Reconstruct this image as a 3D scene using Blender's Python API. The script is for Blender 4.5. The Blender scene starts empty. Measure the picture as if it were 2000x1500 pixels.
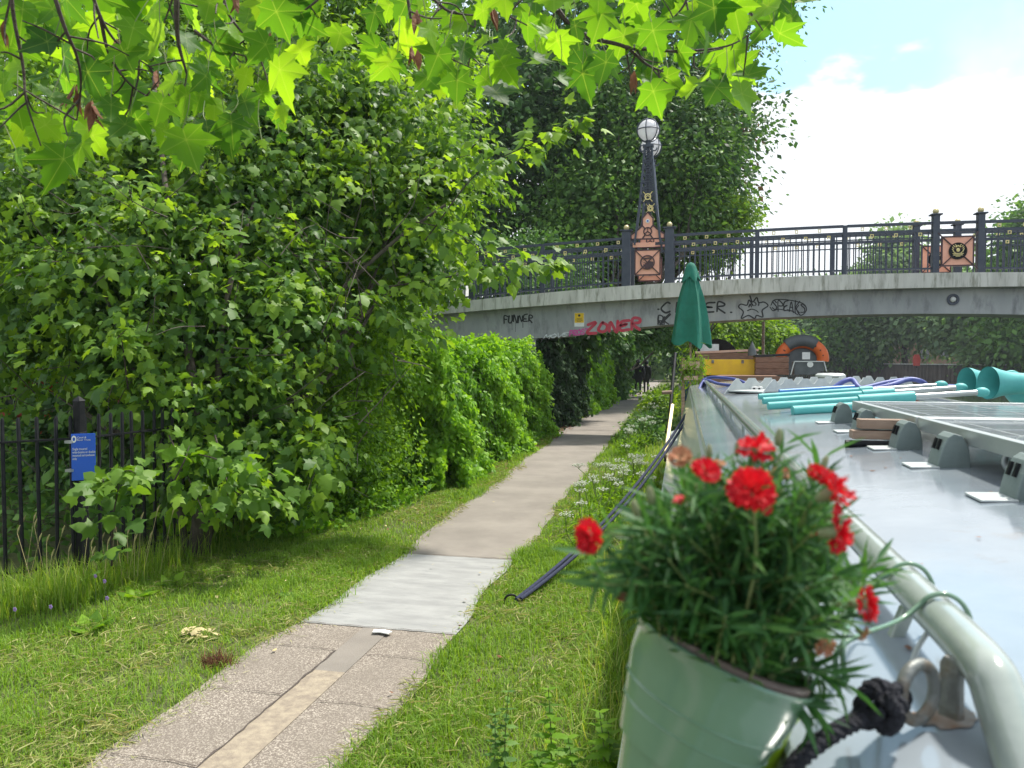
import bpy, bmesh, math, random
import numpy as np
from mathutils import Vector, Matrix

# ------------------------------------------------------------------ camera, sky, sun, exposure
S = bpy.context.scene
COL = S.collection
TH = math.radians(12.52); PH = math.radians(1.91)
cam = bpy.data.objects.new('camera', bpy.data.cameras.new('camera')); COL.objects.link(cam)
cam.location = (0, 0, 1.8)
cam.rotation_euler = (math.pi/2-PH, 0, TH)
cam.data.sensor_width = 36; cam.data.lens = 27
cam.data.clip_start = 0.05; cam.data.clip_end = 3000
cam.data.dof.use_dof = True; cam.data.dof.focus_distance = 9.0; cam.data.dof.aperture_fstop = 7.0
S.camera = cam
SUN_EL = math.radians(60); SUN_AZ = math.radians(42)      # azimuth clockwise from +Y
W = bpy.data.worlds.new('World'); S.world = W; W.use_nodes = True
nt = W.node_tree; nt.nodes.clear()
def N(t, tree=None, **k):
    n = (tree or nt).nodes.new(t)
    for a, b in k.items(): setattr(n, a, b)
    return n
sky = N('ShaderNodeTexSky', sky_type='NISHITA', sun_disc=False, sun_elevation=SUN_EL, sun_rotation=SUN_AZ, dust_density=1.5, air_density=1.0)
bg1 = N('ShaderNodeBackground'); bg1.inputs[1].default_value = 0.15
skm = N('ShaderNodeMix', data_type='RGBA', blend_type='MULTIPLY'); skm.inputs[0].default_value = 1; skm.inputs[7].default_value = (0.75, 1.12, 1.1, 1)
nt.links.new(sky.outputs[0], skm.inputs[6]); nt.links.new(skm.outputs[2], bg1.inputs[0])
bg2 = N('ShaderNodeBackground'); bg2.inputs[0].default_value = (0.93, 0.965, 1.0, 1); bg2.inputs[1].default_value = 0.9
tc = N('ShaderNodeTexCoord'); sep = N('ShaderNodeSeparateXYZ'); nt.links.new(tc.outputs['Generated'], sep.inputs[0])
mp = N('ShaderNodeMapping'); mp.inputs['Scale'].default_value = (1, 1, 2.2); nt.links.new(tc.outputs['Generated'], mp.inputs[0])
nz = N('ShaderNodeTexNoise'); nz.inputs['Scale'].default_value = 4.2; nz.inputs['Detail'].default_value = 9; nz.inputs['Roughness'].default_value = .55
nt.links.new(mp.outputs[0], nz.inputs['Vector'])
# cloud cover: z-height of the cloud edge is jittered by the noise; scattered cloud higher up
m1 = N('ShaderNodeMath', operation='MULTIPLY_ADD'); m1.inputs[1].default_value = 0.42; nt.links.new(nz.outputs[0], m1.inputs[0])
mz = N('ShaderNodeMath', operation='MULTIPLY'); mz.inputs[1].default_value = -1.0; nt.links.new(sep.outputs[2], mz.inputs[0]); nt.links.new(mz.outputs[0], m1.inputs[2])
r1 = N('ShaderNodeMapRange', interpolation_type='SMOOTHSTEP'); r1.inputs[1].default_value = -0.135; r1.inputs[2].default_value = -0.10
nt.links.new(m1.outputs[0], r1.inputs[0])
nz2 = N('ShaderNodeTexNoise'); nz2.inputs['Scale'].default_value = 2.3; nz2.inputs['Detail'].default_value = 6
nt.links.new(tc.outputs['Generated'], nz2.inputs['Vector'])
hi = N('ShaderNodeMapRange'); hi.inputs[1].default_value = .5; hi.inputs[2].default_value = .8; nt.links.new(sep.outputs[2], hi.inputs[0])
m2 = N('ShaderNodeMath', operation='MULTIPLY_ADD'); m2.inputs[1].default_value = 0.25; nt.links.new(hi.outputs[0], m2.inputs[0]); nt.links.new(nz2.outputs[0], m2.inputs[2])
r2 = N('ShaderNodeMapRange', interpolation_type='SMOOTHSTEP'); r2.inputs[1].default_value = .52; r2.inputs[2].default_value = .68; nt.links.new(m2.outputs[0], r2.inputs[0])
mx = N('ShaderNodeMath', operation='MAXIMUM'); nt.links.new(r1.outputs[0], mx.inputs[0]); nt.links.new(r2.outputs[0], mx.inputs[1])
mm = N('ShaderNodeMath', operation='MULTIPLY_ADD'); mm.inputs[1].default_value = .78; mm.inputs[2].default_value = .2; nt.links.new(mx.outputs[0], mm.inputs[0])
mix = N('ShaderNodeMixShader'); nt.links.new(mm.outputs[0], mix.inputs[0]); nt.links.new(bg1.outputs[0], mix.inputs[1]); nt.links.new(bg2.outputs[0], mix.inputs[2])
wo = N('ShaderNodeOutputWorld'); nt.links.new(mix.outputs[0], wo.inputs[0])
sl = bpy.data.lights.new('sun', 'SUN'); sl.energy = 4.6; sl.angle = math.radians(4); sl.color = (1, .95, .86)
sun = bpy.data.objects.new('sun', sl); COL.objects.link(sun)
sdir = Vector((math.sin(SUN_AZ)*math.cos(SUN_EL), math.cos(SUN_AZ)*math.cos(SUN_EL), math.sin(SUN_EL)))
sun.rotation_euler = sdir.to_track_quat('Z', 'Y').to_euler(); sun.location = sdir*50
S.view_settings.view_transform = 'Standard'; S.view_settings.look = 'None'; S.view_settings.exposure = 0.56; S.view_settings.gamma = 1
S.render.engine = 'CYCLES'
cy = S.cycles; cy.max_bounces = 7; cy.diffuse_bounces = 2; cy.glossy_bounces = 3; cy.transmission_bounces = 5; cy.transparent_max_bounces = 6
cy.caustics_reflective = False; cy.caustics_refractive = False; cy.sample_clamp_indirect = 6; cy.use_denoising = True

# ------------------------------------------------------------------ photo ray helpers (measuring only)
CO = np.array([0, 0, 1.8])
_f = np.array([-math.sin(TH)*math.cos(PH), math.cos(TH)*math.cos(PH), -math.sin(PH)])
_r = np.array([math.cos(TH), math.sin(TH), 0]); _u = np.cross(_r, _f)
def ray(px, py): return _f+_r*(px-1000)/1500+_u*(750-py)/1500
def atY(px, py, Y): d = ray(px, py); return CO+d*(Y/d[1])
def atZ(px, py, Z): d = ray(px, py); return CO+d*((Z-1.8)/d[2])
def atD(px, py, w): return CO+ray(px, py)*w
rng = np.random.default_rng(7); random.seed(7)

# ------------------------------------------------------------------ materials
def newmat(name):
    m = bpy.data.materials.new(name); m.use_nodes = True; t = m.node_tree; t.nodes.clear()
    out = t.nodes.new('ShaderNodeOutputMaterial'); return m, t, out
def rgba(c): return (c[0], c[1], c[2], 1)
def mat(name, c, rough=.6, metal=0, c2=None, scale=6, bump=0, bscale=60, coat=0, stretch=(1, 1, 1), spec=.5, lo=.35, hi=.65, c3=None, s3=1.5, lo3=.55, hi3=.7, trans=0):
    m, t, out = newmat(name)
    p = t.nodes.new('ShaderNodeBsdfPrincipled'); p.inputs['Roughness'].default_value = rough; p.inputs['Metallic'].default_value = metal
    p.inputs['Specular IOR Level'].default_value = spec; p.inputs['Coat Weight'].default_value = coat; p.inputs['Coat Roughness'].default_value = .12
    p.inputs['Base Color'].default_value = rgba(c)
    tcn = t.nodes.new('ShaderNodeTexCoord'); mpn = t.nodes.new('ShaderNodeMapping'); mpn.inputs['Scale'].default_value = stretch
    t.links.new(tcn.outputs['Object'], mpn.inputs[0])
    if c2 is not None:
        n = t.nodes.new('ShaderNodeTexNoise'); n.inputs['Scale'].default_value = scale; n.inputs['Detail'].default_value = 8; n.inputs['Roughness'].default_value = .6
        t.links.new(mpn.outputs[0], n.inputs['Vector'])
        r = t.nodes.new('ShaderNodeMapRange'); r.inputs[1].default_value = lo; r.inputs[2].default_value = hi; t.links.new(n.outputs[0], r.inputs[0])
        mi = t.nodes.new('ShaderNodeMix'); mi.data_type = 'RGBA'; mi.inputs[6].default_value = rgba(c); mi.inputs[7].default_value = rgba(c2)
        t.links.new(r.outputs[0], mi.inputs[0]); last = mi.outputs[2]
        if c3 is not None:
            n3 = t.nodes.new('ShaderNodeTexNoise'); n3.inputs['Scale'].default_value = s3; n3.inputs['Detail'].default_value = 7; n3.inputs['Roughness'].default_value = .65
            t.links.new(mpn.outputs[0], n3.inputs['Vector'])
            r3 = t.nodes.new('ShaderNodeMapRange'); r3.inputs[1].default_value = lo3; r3.inputs[2].default_value = hi3; t.links.new(n3.outputs[0], r3.inputs[0])
            m3 = t.nodes.new('ShaderNodeMix'); m3.data_type = 'RGBA'; m3.inputs[7].default_value = rgba(c3)
            t.links.new(last, m3.inputs[6]); t.links.new(r3.outputs[0], m3.inputs[0]); last = m3.outputs[2]
        t.links.new(last, p.inputs['Base Color'])
    if bump:
        n = t.nodes.new('ShaderNodeTexNoise'); n.inputs['Scale'].default_value = bscale; n.inputs['Detail'].default_value = 4
        t.links.new(mpn.outputs[0], n.inputs['Vector'])
        b = t.nodes.new('ShaderNodeBump'); b.inputs['Strength'].default_value = bump; b.inputs['Distance'].default_value = .02
        t.links.new(n.outputs[0], b.inputs['Height']); t.links.new(b.outputs[0], p.inputs['Normal'])
    sh = p.outputs[0]
    if trans:
        tr = t.nodes.new('ShaderNodeBsdfTranslucent'); tr.inputs[0].default_value = rgba(c2 or c)
        if c2 is not None: t.links.new(last, tr.inputs[0])
        ms = t.nodes.new('ShaderNodeMixShader'); ms.inputs[0].default_value = trans
        t.links.new(sh, ms.inputs[1]); t.links.new(tr.outputs[0], ms.inputs[2]); sh = ms.outputs[0]
    t.links.new(sh, out.inputs[0]); return m
def leafmat(name, ramp, tcol, trans=.4, rough=.42, spec=.45, vein=False):
    spec *= .6; rough = min(.75, rough+.12)
    """leaf colour differs from leaf to leaf (attribute rnd); light shines through"""
    m, t, out = newmat(name)
    at = t.nodes.new('ShaderNodeAttribute'); at.attribute_name = 'rnd'
    cr = t.nodes.new('ShaderNodeValToRGB'); el = cr.color_ramp.elements
    el[0].position = 0; el[0].color = rgba(ramp[0]); el[1].position = 1; el[1].color = rgba(ramp[-1])
    for i, c in enumerate(ramp[1:-1]): e = el.new((i+1)/(len(ramp)-1)); e.color = rgba(c)
    t.links.new(at.outputs['Fac'], cr.inputs[0]); c = cr.outputs[0]
    tm = t.nodes.new('ShaderNodeMix'); tm.data_type = 'RGBA'; tm.blend_type = 'MULTIPLY'; tm.inputs[0].default_value = 1; tm.inputs[7].default_value = rgba(tcol)
    p = t.nodes.new('ShaderNodeBsdfPrincipled'); p.inputs['Roughness'].default_value = rough; p.inputs['Specular IOR Level'].default_value = spec
    tr = t.nodes.new('ShaderNodeBsdfTranslucent')
    if vein:
        av = t.nodes.new('ShaderNodeAttribute'); av.attribute_name = 'vein'
        pw = t.nodes.new('ShaderNodeMath'); pw.operation = 'POWER'; pw.inputs[1].default_value = 14; t.links.new(av.outputs['Fac'], pw.inputs[0])
        cl = t.nodes.new('ShaderNodeMath'); cl.operation = 'MULTIPLY'; cl.inputs[1].default_value = .45; cl.use_clamp = True; t.links.new(pw.outputs[0], cl.inputs[0])
        mv = t.nodes.new('ShaderNodeMix'); mv.data_type = 'RGBA'; mv.inputs[7].default_value = (.26, .36, .1, 1)
        t.links.new(cl.outputs[0], mv.inputs[0]); t.links.new(c, mv.inputs[6]); c = mv.outputs[2]
        n = t.nodes.new('ShaderNodeTexNoise'); n.inputs['Scale'].default_value = 28; n.inputs['Detail'].default_value = 5
        tcn = t.nodes.new('ShaderNodeTexCoord'); t.links.new(tcn.outputs['Object'], n.inputs['Vector'])
        b = t.nodes.new('ShaderNodeBump'); b.inputs['Strength'].default_value = .35; b.inputs['Distance'].default_value = .01
        t.links.new(n.outputs[0], b.inputs['Height']); t.links.new(b.outputs[0], p.inputs['Normal'])
    t.links.new(c, p.inputs['Base Color']); t.links.new(c, tm.inputs[6]); t.links.new(tm.outputs[2], tr.inputs[0])
    ms = t.nodes.new('ShaderNodeMixShader'); ms.inputs[0].default_value = trans
    t.links.new(p.outputs[0], ms.inputs[1]); t.links.new(tr.outputs[0], ms.inputs[2]); t.links.new(ms.outputs[0], out.inputs[0]); return m
M = {}
M['bark'] = mat('bark', (.045, .035, .025), .9, c2=(.12, .1, .08), scale=14, bump=.6, bscale=40, stretch=(1, 1, .3))
M['twig'] = mat('twig', (.035, .022, .016), .8, c2=(.08, .06, .045), scale=30, bump=.4, bscale=90)
M['greentwig'] = mat('green_stem', (.12, .2, .05), .6, c2=(.2, .22, .08), scale=20)
M['soil'] = mat('soil', (.03, .02, .014), .95, c2=(.09, .06, .04), scale=60, bump=1, bscale=120)
M['blackmetal'] = mat('black_paint', (.006, .007, .009), .55, c2=(.016, .016, .018), scale=20, bump=.1, bscale=80, spec=.2)
M['navy'] = mat('navy_paint', (.03, .04, .065), .42, c2=(.05, .06, .085), scale=8, bump=.1)
M['maroon'] = mat('maroon_edge', (.075, .03, .035), .5, c2=(.05, .025, .03))
M['salmon'] = mat('salmon_paint', (.9, .45, .32), .5, c2=(.82, .39, .27), scale=5)
M['gold'] = mat('gold_paint', (.75, .6, .22), .45, c2=(.8, .68, .35), scale=12)
M['goldball'] = mat('gold_ball', (.72, .6, .3), .35, .3, c2=(.6, .5, .26), scale=12)
M['globe'] = mat('opal_globe', (.93, .92, .94), .25, c2=(.87, .86, .9), scale=3, trans=.5)
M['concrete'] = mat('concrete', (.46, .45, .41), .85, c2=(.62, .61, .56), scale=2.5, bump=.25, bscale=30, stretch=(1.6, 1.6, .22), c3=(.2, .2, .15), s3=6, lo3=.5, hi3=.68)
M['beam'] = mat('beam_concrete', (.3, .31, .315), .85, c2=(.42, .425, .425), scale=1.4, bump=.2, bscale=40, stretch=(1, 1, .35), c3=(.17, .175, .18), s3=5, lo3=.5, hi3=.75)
M['black_spray'] = mat('black_spray_paint', (.012, .012, .014), .6, c2=(.03, .03, .034), scale=40)
M['red_spray'] = mat('red_spray_paint', (.55, .03, .06), .6, c2=(.42, .06, .09), scale=12)
M['pink_spray'] = mat('pink_spray_paint', (.6, .06, .3), .6, c2=(.5, .1, .3), scale=20)
M['white_spray'] = mat('white_spray_paint', (.7, .72, .74), .6, c2=(.5, .52, .54), scale=20)
M['yellow'] = mat('yellow_paint', (.85, .55, .01), .45, c2=(.75, .45, .02), scale=6, bump=.1)
M['white'] = mat('white_paint', (.8, .8, .78), .5, c2=(.65, .65, .63), scale=9)
M['wood'] = mat('weathered_wood', (.2, .13, .09), .8, c2=(.34, .24, .18), scale=5, bump=.3, stretch=(1, 8, 8))
M['darkwood'] = mat('brown_wood', (.17, .09, .06), .75, c2=(.28, .16, .11), scale=8, bump=.3, stretch=(1, 8, 8))
M['greenfabric'] = mat('green_fabric', (.008, .13, .085), .8, c2=(.012, .18, .12), scale=5, bump=.3, bscale=300)
M['roof'] = mat('cabin_roof_paint', (.2, .235, .27), .14, c2=(.3, .335, .365), scale=1.7, bump=.1, bscale=5, coat=.4, c3=(.2, .17, .14), s3=5, lo3=.6, hi3=.78)
M['cabinside'] = mat('cabin_side_paint', (.42, .47, .44), .3, c2=(.5, .55, .52), scale=4, bump=.05, bscale=9, coat=.3)
M['railpaint'] = mat('sage_rail_paint', (.25, .29, .27), .16, c2=(.33, .37, .34), scale=9, bump=.06, bscale=20, coat=.5)
M['hull'] = mat('hull_black', (.02, .02, .022), .5, c2=(.05, .045, .04), scale=5, bump=.2)
M['panelframe'] = mat('aluminium', (.4, .43, .42), .35, .6, c2=(.44, .46, .45), scale=10)
M['panelglass'] = mat('panel_glass', (.24, .27, .31), .12, 0, c2=(.29, .31, .34), scale=2, coat=.8)
M['bracket'] = mat('bracket_grey', (.13, .17, .165), .55, c2=(.18, .22, .21), scale=9, bump=.1)
M['teal'] = mat('teal_plastic', (.06, .34, .33), .55, c2=(.1, .43, .41), scale=5, bump=.08, bscale=20)
M['tealdark'] = mat('teal_dark', (.03, .26, .24), .6, c2=(.05, .32, .3), scale=5)
M['bluehose'] = mat('blue_hose', (.05, .07, .25), .5, c2=(.08, .1, .32), scale=20)
M['bluepole'] = mat('blue_pole', (.02, .16, .42), .4, c2=(.03, .2, .48), scale=10)
M['galv'] = mat('galvanised', (.4, .43, .43), .5, .2, c2=(.5, .53, .52), scale=9, bump=.1)
M['mint'] = mat('mint_enamel', (.125, .225, .14), .22, c2=(.14, .245, .155), scale=4, bump=.02, bscale=8, coat=.6)
M['lime'] = mat('lime_plastic', (.3, .5, .01), .4, c2=(.34, .55, .02), scale=5)
M['rim'] = mat('plastic_liner', (.09, .065, .055), .45, c2=(.16, .12, .1), scale=18, bump=.1)
M['rope'] = mat('navy_rope', (.012, .016, .045), .85, c2=(.03, .04, .085), scale=60, bump=.5, bscale=200)
M['blackrope'] = mat('black_rope', (.008, .009, .014), .9, c2=(.025, .025, .035), scale=80, bump=.7, bscale=260)
M['rusty'] = mat('galvanised_rusty', (.2, .21, .2), .5, .35, c2=(.16, .1, .05), scale=22, bump=.25, lo=.45, hi=.65)
M['rust'] = mat('rust_stain', (.22, .12, .07), .8, c2=(.36, .33, .3), scale=30)
M['orange'] = mat('orange_inflatable', (.8, .17, .03), .5, c2=(.7, .13, .03), scale=4)
M['greyrub'] = mat('grey_rubber', (.07, .08, .085), .6, c2=(.11, .12, .125), scale=5)
M['blackfab'] = mat('black_fabric', (.015, .015, .018), .85, c2=(.03, .03, .034), scale=12)
M['pile'] = mat('sheet_piling', (.075, .06, .055), .9, c2=(.13, .105, .09), scale=2, bump=.3, stretch=(1, 1, .3))
M['bluesign'] = mat('blue_sign', (.01, .09, .5), .4, c2=(.012, .1, .55), scale=3)
M['skin'] = mat('skin', (.35, .2, .14), .6, c2=(.4, .24, .17))
M['darkcloth'] = mat('dark_cloth', (.02, .02, .03), .9, c2=(.035, .035, .05), scale=20)
M['redpaint'] = mat('red_paint', (.6, .05, .03), .35, c2=(.5, .04, .03))
M['glass'] = mat('dark_glass', (.03, .04, .05), .08, c2=(.05, .06, .07), coat=.5)
M['tyre'] = mat('tyre', (.02, .02, .02), .9, c2=(.03, .03, .03))
M['bluehull'] = mat('blue_boat_paint', (.03, .1, .28), .4, c2=(.04, .13, .34))
M['brick'] = mat('brick', (.28, .16, .11), .85, c2=(.36, .24, .17), scale=12)
M['pinkpaint'] = mat('pink_cloth', (.55, .33, .28), .8, c2=(.62, .42, .35), scale=8)
M['cloud_white'] = mat('umbel_white', (.75, .77, .68), .8, c2=(.6, .65, .5), scale=30, trans=.3)
M['purple'] = mat('purple_petal', (.4, .25, .6), .7, c2=(.5, .36, .68), trans=.3)
M['straw'] = mat('straw', (.4, .33, .16), .9, c2=(.5, .43, .22), scale=30)
M['brownleaf'] = mat('dead_leaf', (.16, .06, .03), .8, c2=(.27, .12, .06), scale=40, bump=.5, trans=.25)
M['redpetal'] = mat('red_petal', (.72, .008, .015), .6, c2=(.55, .004, .02), scale=50, trans=.35, bump=.2, bscale=150)
M['fadepetal'] = mat('faded_petal', (.42, .24, .11), .8, c2=(.38, .12, .07), scale=50, trans=.3)
M['bud'] = mat('flower_calyx', (.16, .22, .1), .6, c2=(.22, .2, .1), scale=40)
g = lambda *a: a
M['lf_plane'] = leafmat('plane_leaf', [(.02, .07, .012), (.05, .14, .012), (.085, .2, .014), (.15, .29, .018)], (3.8, 3.1, 1.1), .54, .4, .4, vein=True)
M['lf_maple'] = leafmat('sycamore_leaf', [(.035, .09, .016), (.07, .155, .024), (.12, .225, .026), (.21, .34, .03)], (2.4, 2.2, .8), .4, .36)
M['lf_ivy'] = leafmat('ivy_leaf', [(.05, .12, .012), (.11, .25, .016), (.18, .35, .022), (.25, .42, .035)], (2.2, 2.1, .8), .38, .38)
M['lf_bright'] = leafmat('bright_leaf', [(.07, .16, .014), (.13, .26, .016), (.21, .37, .024)], (2.2, 2.0, .7), .42, .4)
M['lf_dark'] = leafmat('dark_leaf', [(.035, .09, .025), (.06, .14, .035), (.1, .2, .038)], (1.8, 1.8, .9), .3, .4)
M['lf_painted_shade'] = leafmat('ivy_leaf_painted_shade', [(.012, .03, .01), (.022, .055, .016), (.045, .1, .026)], (1.5, 1.5, .9), .15, .6)  # ivy darkened in its leaf colour to stand in for shade under the bridge
M['lf_mid'] = leafmat('mid_leaf', [(.055, .13, .028), (.09, .19, .036), (.14, .26, .042)], (1.9, 1.9, .9), .33, .42)
M['lf_yel'] = leafmat('yellow_green_leaf', [(.08, .17, .015), (.15, .27, .02), (.24, .36, .03)], (1.9, 1.8, .6), .38, .45)
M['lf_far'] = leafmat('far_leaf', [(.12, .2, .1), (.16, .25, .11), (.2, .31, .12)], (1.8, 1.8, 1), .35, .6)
M['lf_brown'] = leafmat('brown_leaf', [(.09, .05, .03), (.14, .08, .04), (.2, .12, .06)], (1.5, 1.4, .9), .25, .6)
M['grass'] = leafmat('grass_blade', [(.08, .17, .018), (.145, .265, .025), (.22, .34, .045), (.4, .4, .15)], (2, 1.9, .6), .35, .5)
M['hay'] = leafmat('cut_grass', [(.18, .24, .05), (.32, .34, .12), (.45, .42, .2)], (1.3, 1.2, .8), .25, .7)
M['carnleaf'] = leafmat('carnation_leaf', [(.03, .09, .03), (.05, .14, .045), (.09, .2, .05)], (1.9, 2.0, .8), .28, .4)

# ------------------------------------------------------------------ object helpers
def tag(o, label=None, cat=None, group=None, kind=None):
    if label: o['label'] = label
    if cat: o['category'] = cat
    if group: o['group'] = group
    if kind: o['kind'] = kind
    return o
def wl(o):
    v = np.zeros(3)
    while o is not None: v = v+np.array(o.location); o = o.parent
    return v
def thing(name, label, cat, loc, group=None):
    o = bpy.data.objects.new(name, None); COL.objects.link(o); o.location = tuple(float(x) for x in loc); o.empty_display_size = .1
    return tag(o, label, cat, group)
def link(name, me, parent=None, loc=None):
    o = bpy.data.objects.new(name, me); COL.objects.link(o)
    if parent is not None: o.parent = parent
    if loc is not None: o.location = tuple(float(x) for x in loc)
    return o
class MB:
    def __init__(s): s.v = []; s.f = []; s.m = []; s.n = 0
    def add(s, V, F, mi=0):
        V = np.asarray(V, float).reshape(-1, 3); s.v.append(V)
        for f in F: s.f.append([i+s.n for i in f]); s.m.append(mi)
        s.n += len(V); return s
    def box(s, c, size, R=None, mi=0):
        h = np.array(size)/2; V = np.array([[x, y, z] for x in (-1, 1) for y in (-1, 1) for z in (-1, 1)])*h
        if R is not None: V = V@np.array(R).T
        return s.add(V+np.array(c), [(0, 1, 3, 2), (4, 6, 7, 5), (0, 4, 5, 1), (2, 3, 7, 6), (0, 2, 6, 4), (1, 5, 7, 3)], mi)
    def bar(s, a, b, w, h=None, mi=0, up=(0, 0, 1)):
        a = np.array(a, float); b = np.array(b, float); d = b-a; L = np.linalg.norm(d); d = d/L
        x = np.cross(d, up)
        if np.linalg.norm(x) < 1e-4: x = np.cross(d, (1, 0, 0))
        x /= np.linalg.norm(x); z = np.cross(x, d)
        return s.box((a+b)/2, (w, L, h or w), np.array([x, d, z]).T, mi)
    def tube(s, P, r, n=8, mi=0, cap=True, closed=False):
        P = np.asarray(P, float); k = len(P); r = np.broadcast_to(np.asarray(r, float), (k,))
        T = np.gradient(P, axis=0) if not closed else np.roll(P, -1, 0)-np.roll(P, 1, 0)
        T /= np.linalg.norm(T, axis=1)[:, None]+1e-12
        x = np.cross(T[0], (0, 0, 1)); x = x if np.linalg.norm(x) > .05 else np.cross(T[0], (1, 0, 0)); x /= np.linalg.norm(x)
        V = []; a = np.arange(n)*2*math.pi/n
        for i in range(k):
            x = x-T[i]*(x@T[i]); x /= np.linalg.norm(x)+1e-12; y = np.cross(T[i], x)
            V.append(P[i]+r[i]*(np.cos(a)[:, None]*x+np.sin(a)[:, None]*y))
        F = []
        for i in range(k if closed else k-1):
            j = (i+1) % k
            for q in range(n): F.append((i*n+q, i*n+(q+1) % n, j*n+(q+1) % n, j*n+q))
        if cap and not closed: F.append(tuple(range(n))[::-1]); F.append(tuple((k-1)*n+q for q in range(n)))
        return s.add(np.concatenate(V), F, mi)
    def lathe(s, prof, c=(0, 0, 0), n=24, R=None, mi=0, sx=1, sy=1, caps=True):
        a = np.arange(n)*2*math.pi/n; V = np.concatenate([np.stack([r*np.cos(a)*sx, r*np.sin(a)*sy, np.full(n, z)], 1) for r, z in prof])
        if R is not None: V = V@np.array(R).T
        F = [(i*n+q, i*n+(q+1) % n, (i+1)*n+(q+1) % n, (i+1)*n+q) for i in range(len(prof)-1) for q in range(n)]
        if caps: F += [tuple(range(n))[::-1], tuple((len(prof)-1)*n+q for q in range(n))]
        return s.add(V+np.array(c), F, mi)
    def sphere(s, c, r, n=16, k=10, mi=0, sc=(1, 1, 1)):
        pr = [(max(1e-4, math.sin(math.pi*i/k)), -math.cos(math.pi*i/k)) for i in range(k+1)]
        a = np.arange(n)*2*math.pi/n; V = np.concatenate([np.stack([q*np.cos(a), q*np.sin(a), np.full(n, z)], 1) for q, z in pr])*r*np.array(sc)
        F = [(i*n+q, i*n+(q+1) % n, (i+1)*n+(q+1) % n, (i+1)*n+q) for i in range(k) for q in range(n)]
        return s.add(V+np.array(c), F, mi)
    def prism(s, poly, o, ax, ay, az, th, mi=0):
        """poly in (ax, ay) plane at o, extruded by th along az"""
        o, ax, ay, az = map(lambda q: np.array(q, float), (o, ax, ay, az)); k = len(poly)
        A = np.array([o+p[0]*ax+p[1]*ay for p in poly]); V = np.concatenate([A, A+az*th])
        F = [tuple(range(k))[::-1], tuple(range(k, 2*k))]+[(i, (i+1) % k, k+(i+1) % k, k+i) for i in range(k)]
        return s.add(V, F, mi)
    def ribbon(s, P, w, nrm, th=.003, mi=0):
        """a flat painted stroke along P on a plane with normal nrm"""
        P = np.asarray(P, float); nrm = np.array(nrm, float); T = np.gradient(P, axis=0); T /= np.linalg.norm(T, axis=1)[:, None]+1e-9
        X = np.cross(T, nrm)*w/2; k = len(P); V = np.concatenate([P-X, P+X]); 
        s.add(V, [(i, i+1, k+i+1, k+i) for i in range(k-1)], mi)
        for p in (P[0], P[-1]):
            a = np.arange(8)*math.pi/4; e1 = np.cross(nrm, (0, 0, 1)) if abs(nrm[2]) < .9 else np.array([1., 0, 0]); e2 = np.cross(nrm, e1)
            s.add(p+nrm*.0006+w/2*(np.cos(a)[:, None]*e1+np.sin(a)[:, None]*e2), [tuple(range(8))], mi)
        return s
    def build(s, name, mats, parent=None, smooth=False, bevel=0, loc=None):
        V = np.concatenate(s.v)
        if parent is not None: off = wl(parent); l = None
        else: off = np.array(loc if loc is not None else [(V[:, 0].min()+V[:, 0].max())/2, (V[:, 1].min()+V[:, 1].max())/2, V[:, 2].min()]); l = off
        me = bpy.data.meshes.new(name); me.from_pydata((V-off).tolist(), [], s.f)
        for m in (mats if isinstance(mats, (list, tuple)) else [mats]): me.materials.append(m)
        me.polygons.foreach_set('material_index', s.m)
        if smooth: me.shade_smooth() if hasattr(me, 'shade_smooth') else me.polygons.foreach_set('use_smooth', [True]*len(s.f))
        me.update(); o = link(name, me, parent, l)
        if smooth:
            try: me.set_sharp_from_angle(angle=math.radians(50))
            except Exception: pass
        if bevel:
            b = o.modifiers.new('bevel', 'BEVEL'); b.width = bevel; b.segments = 2; b.limit_method = 'ANGLE'
        return o
def smoothline(P, k=6):
    """Catmull-Rom through the points"""
    P = np.asarray(P, float); Q = np.vstack([2*P[0]-P[1], P, 2*P[-1]-P[-2]]); out = []
    for i in range(1, len(Q)-2):
        for t in np.linspace(0, 1, k, endpoint=False):
            a, b, c, d = Q[i-1], Q[i], Q[i+1], Q[i+2]
            out.append(.5*((2*b)+(-a+c)*t+(2*a-5*b+4*c-d)*t*t+(-a+3*b-3*c+d)*t**3))
    out.append(P[-1]); return np.array(out)

# leaf templates: verts (x, y, z), tip at +y, face +z; tris ; vein weight
def fan(half, centre, fold=.2, droop=.15, tips=()):
    pts = [half[0]]+[p for p in half[1:-1]]+[half[-1]]+[(-p[0], p[1]) for p in half[1:-1][::-1]]
    V = [centre]+pts; V = np.array([(x, y, -fold*abs(x)**1.5-droop*y*y) for x, y in V]); k = len(pts)
    F = [(0, 1+i, 1+(i+1) % k) for i in range(k)]
    vein = np.zeros(len(V)); vein[0] = 1
    for i, p in enumerate(pts):
        if (round(abs(p[0]), 3), round(p[1], 3)) in tips: vein[i+1] = 1
    return V, np.array(F), vein
T_PLANE = fan([(0, .04), (.13, -.06), (.26, -.04), (.36, .0), (.52, -.02), (.44, .12), (.47, .2), (.6, .27), (.7, .36), (.86, .5), (.68, .5), (.6, .57), (.46, .55), (.36, .6), (.38, .72), (.29, .78), (.27, .9), (.12, .97), (0, 1.18)], (0, .33), .12, .16, {(.52, -.02), (.86, .5), (0, 1.18), (0, .04)})
T_MAPLE = fan([(0, 0), (.2, -.1), (.42, -.04), (.36, .12), (.66, .38), (.42, .42), (.3, .5), (.28, .74), (0, 1.08)], (0, .3), .28, .25, ())
T_IVY = fan([(0, 0), (.3, -.12), (.5, .18), (.3, .42), (0, 1)], (0, .3), .25, .2, ())
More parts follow.
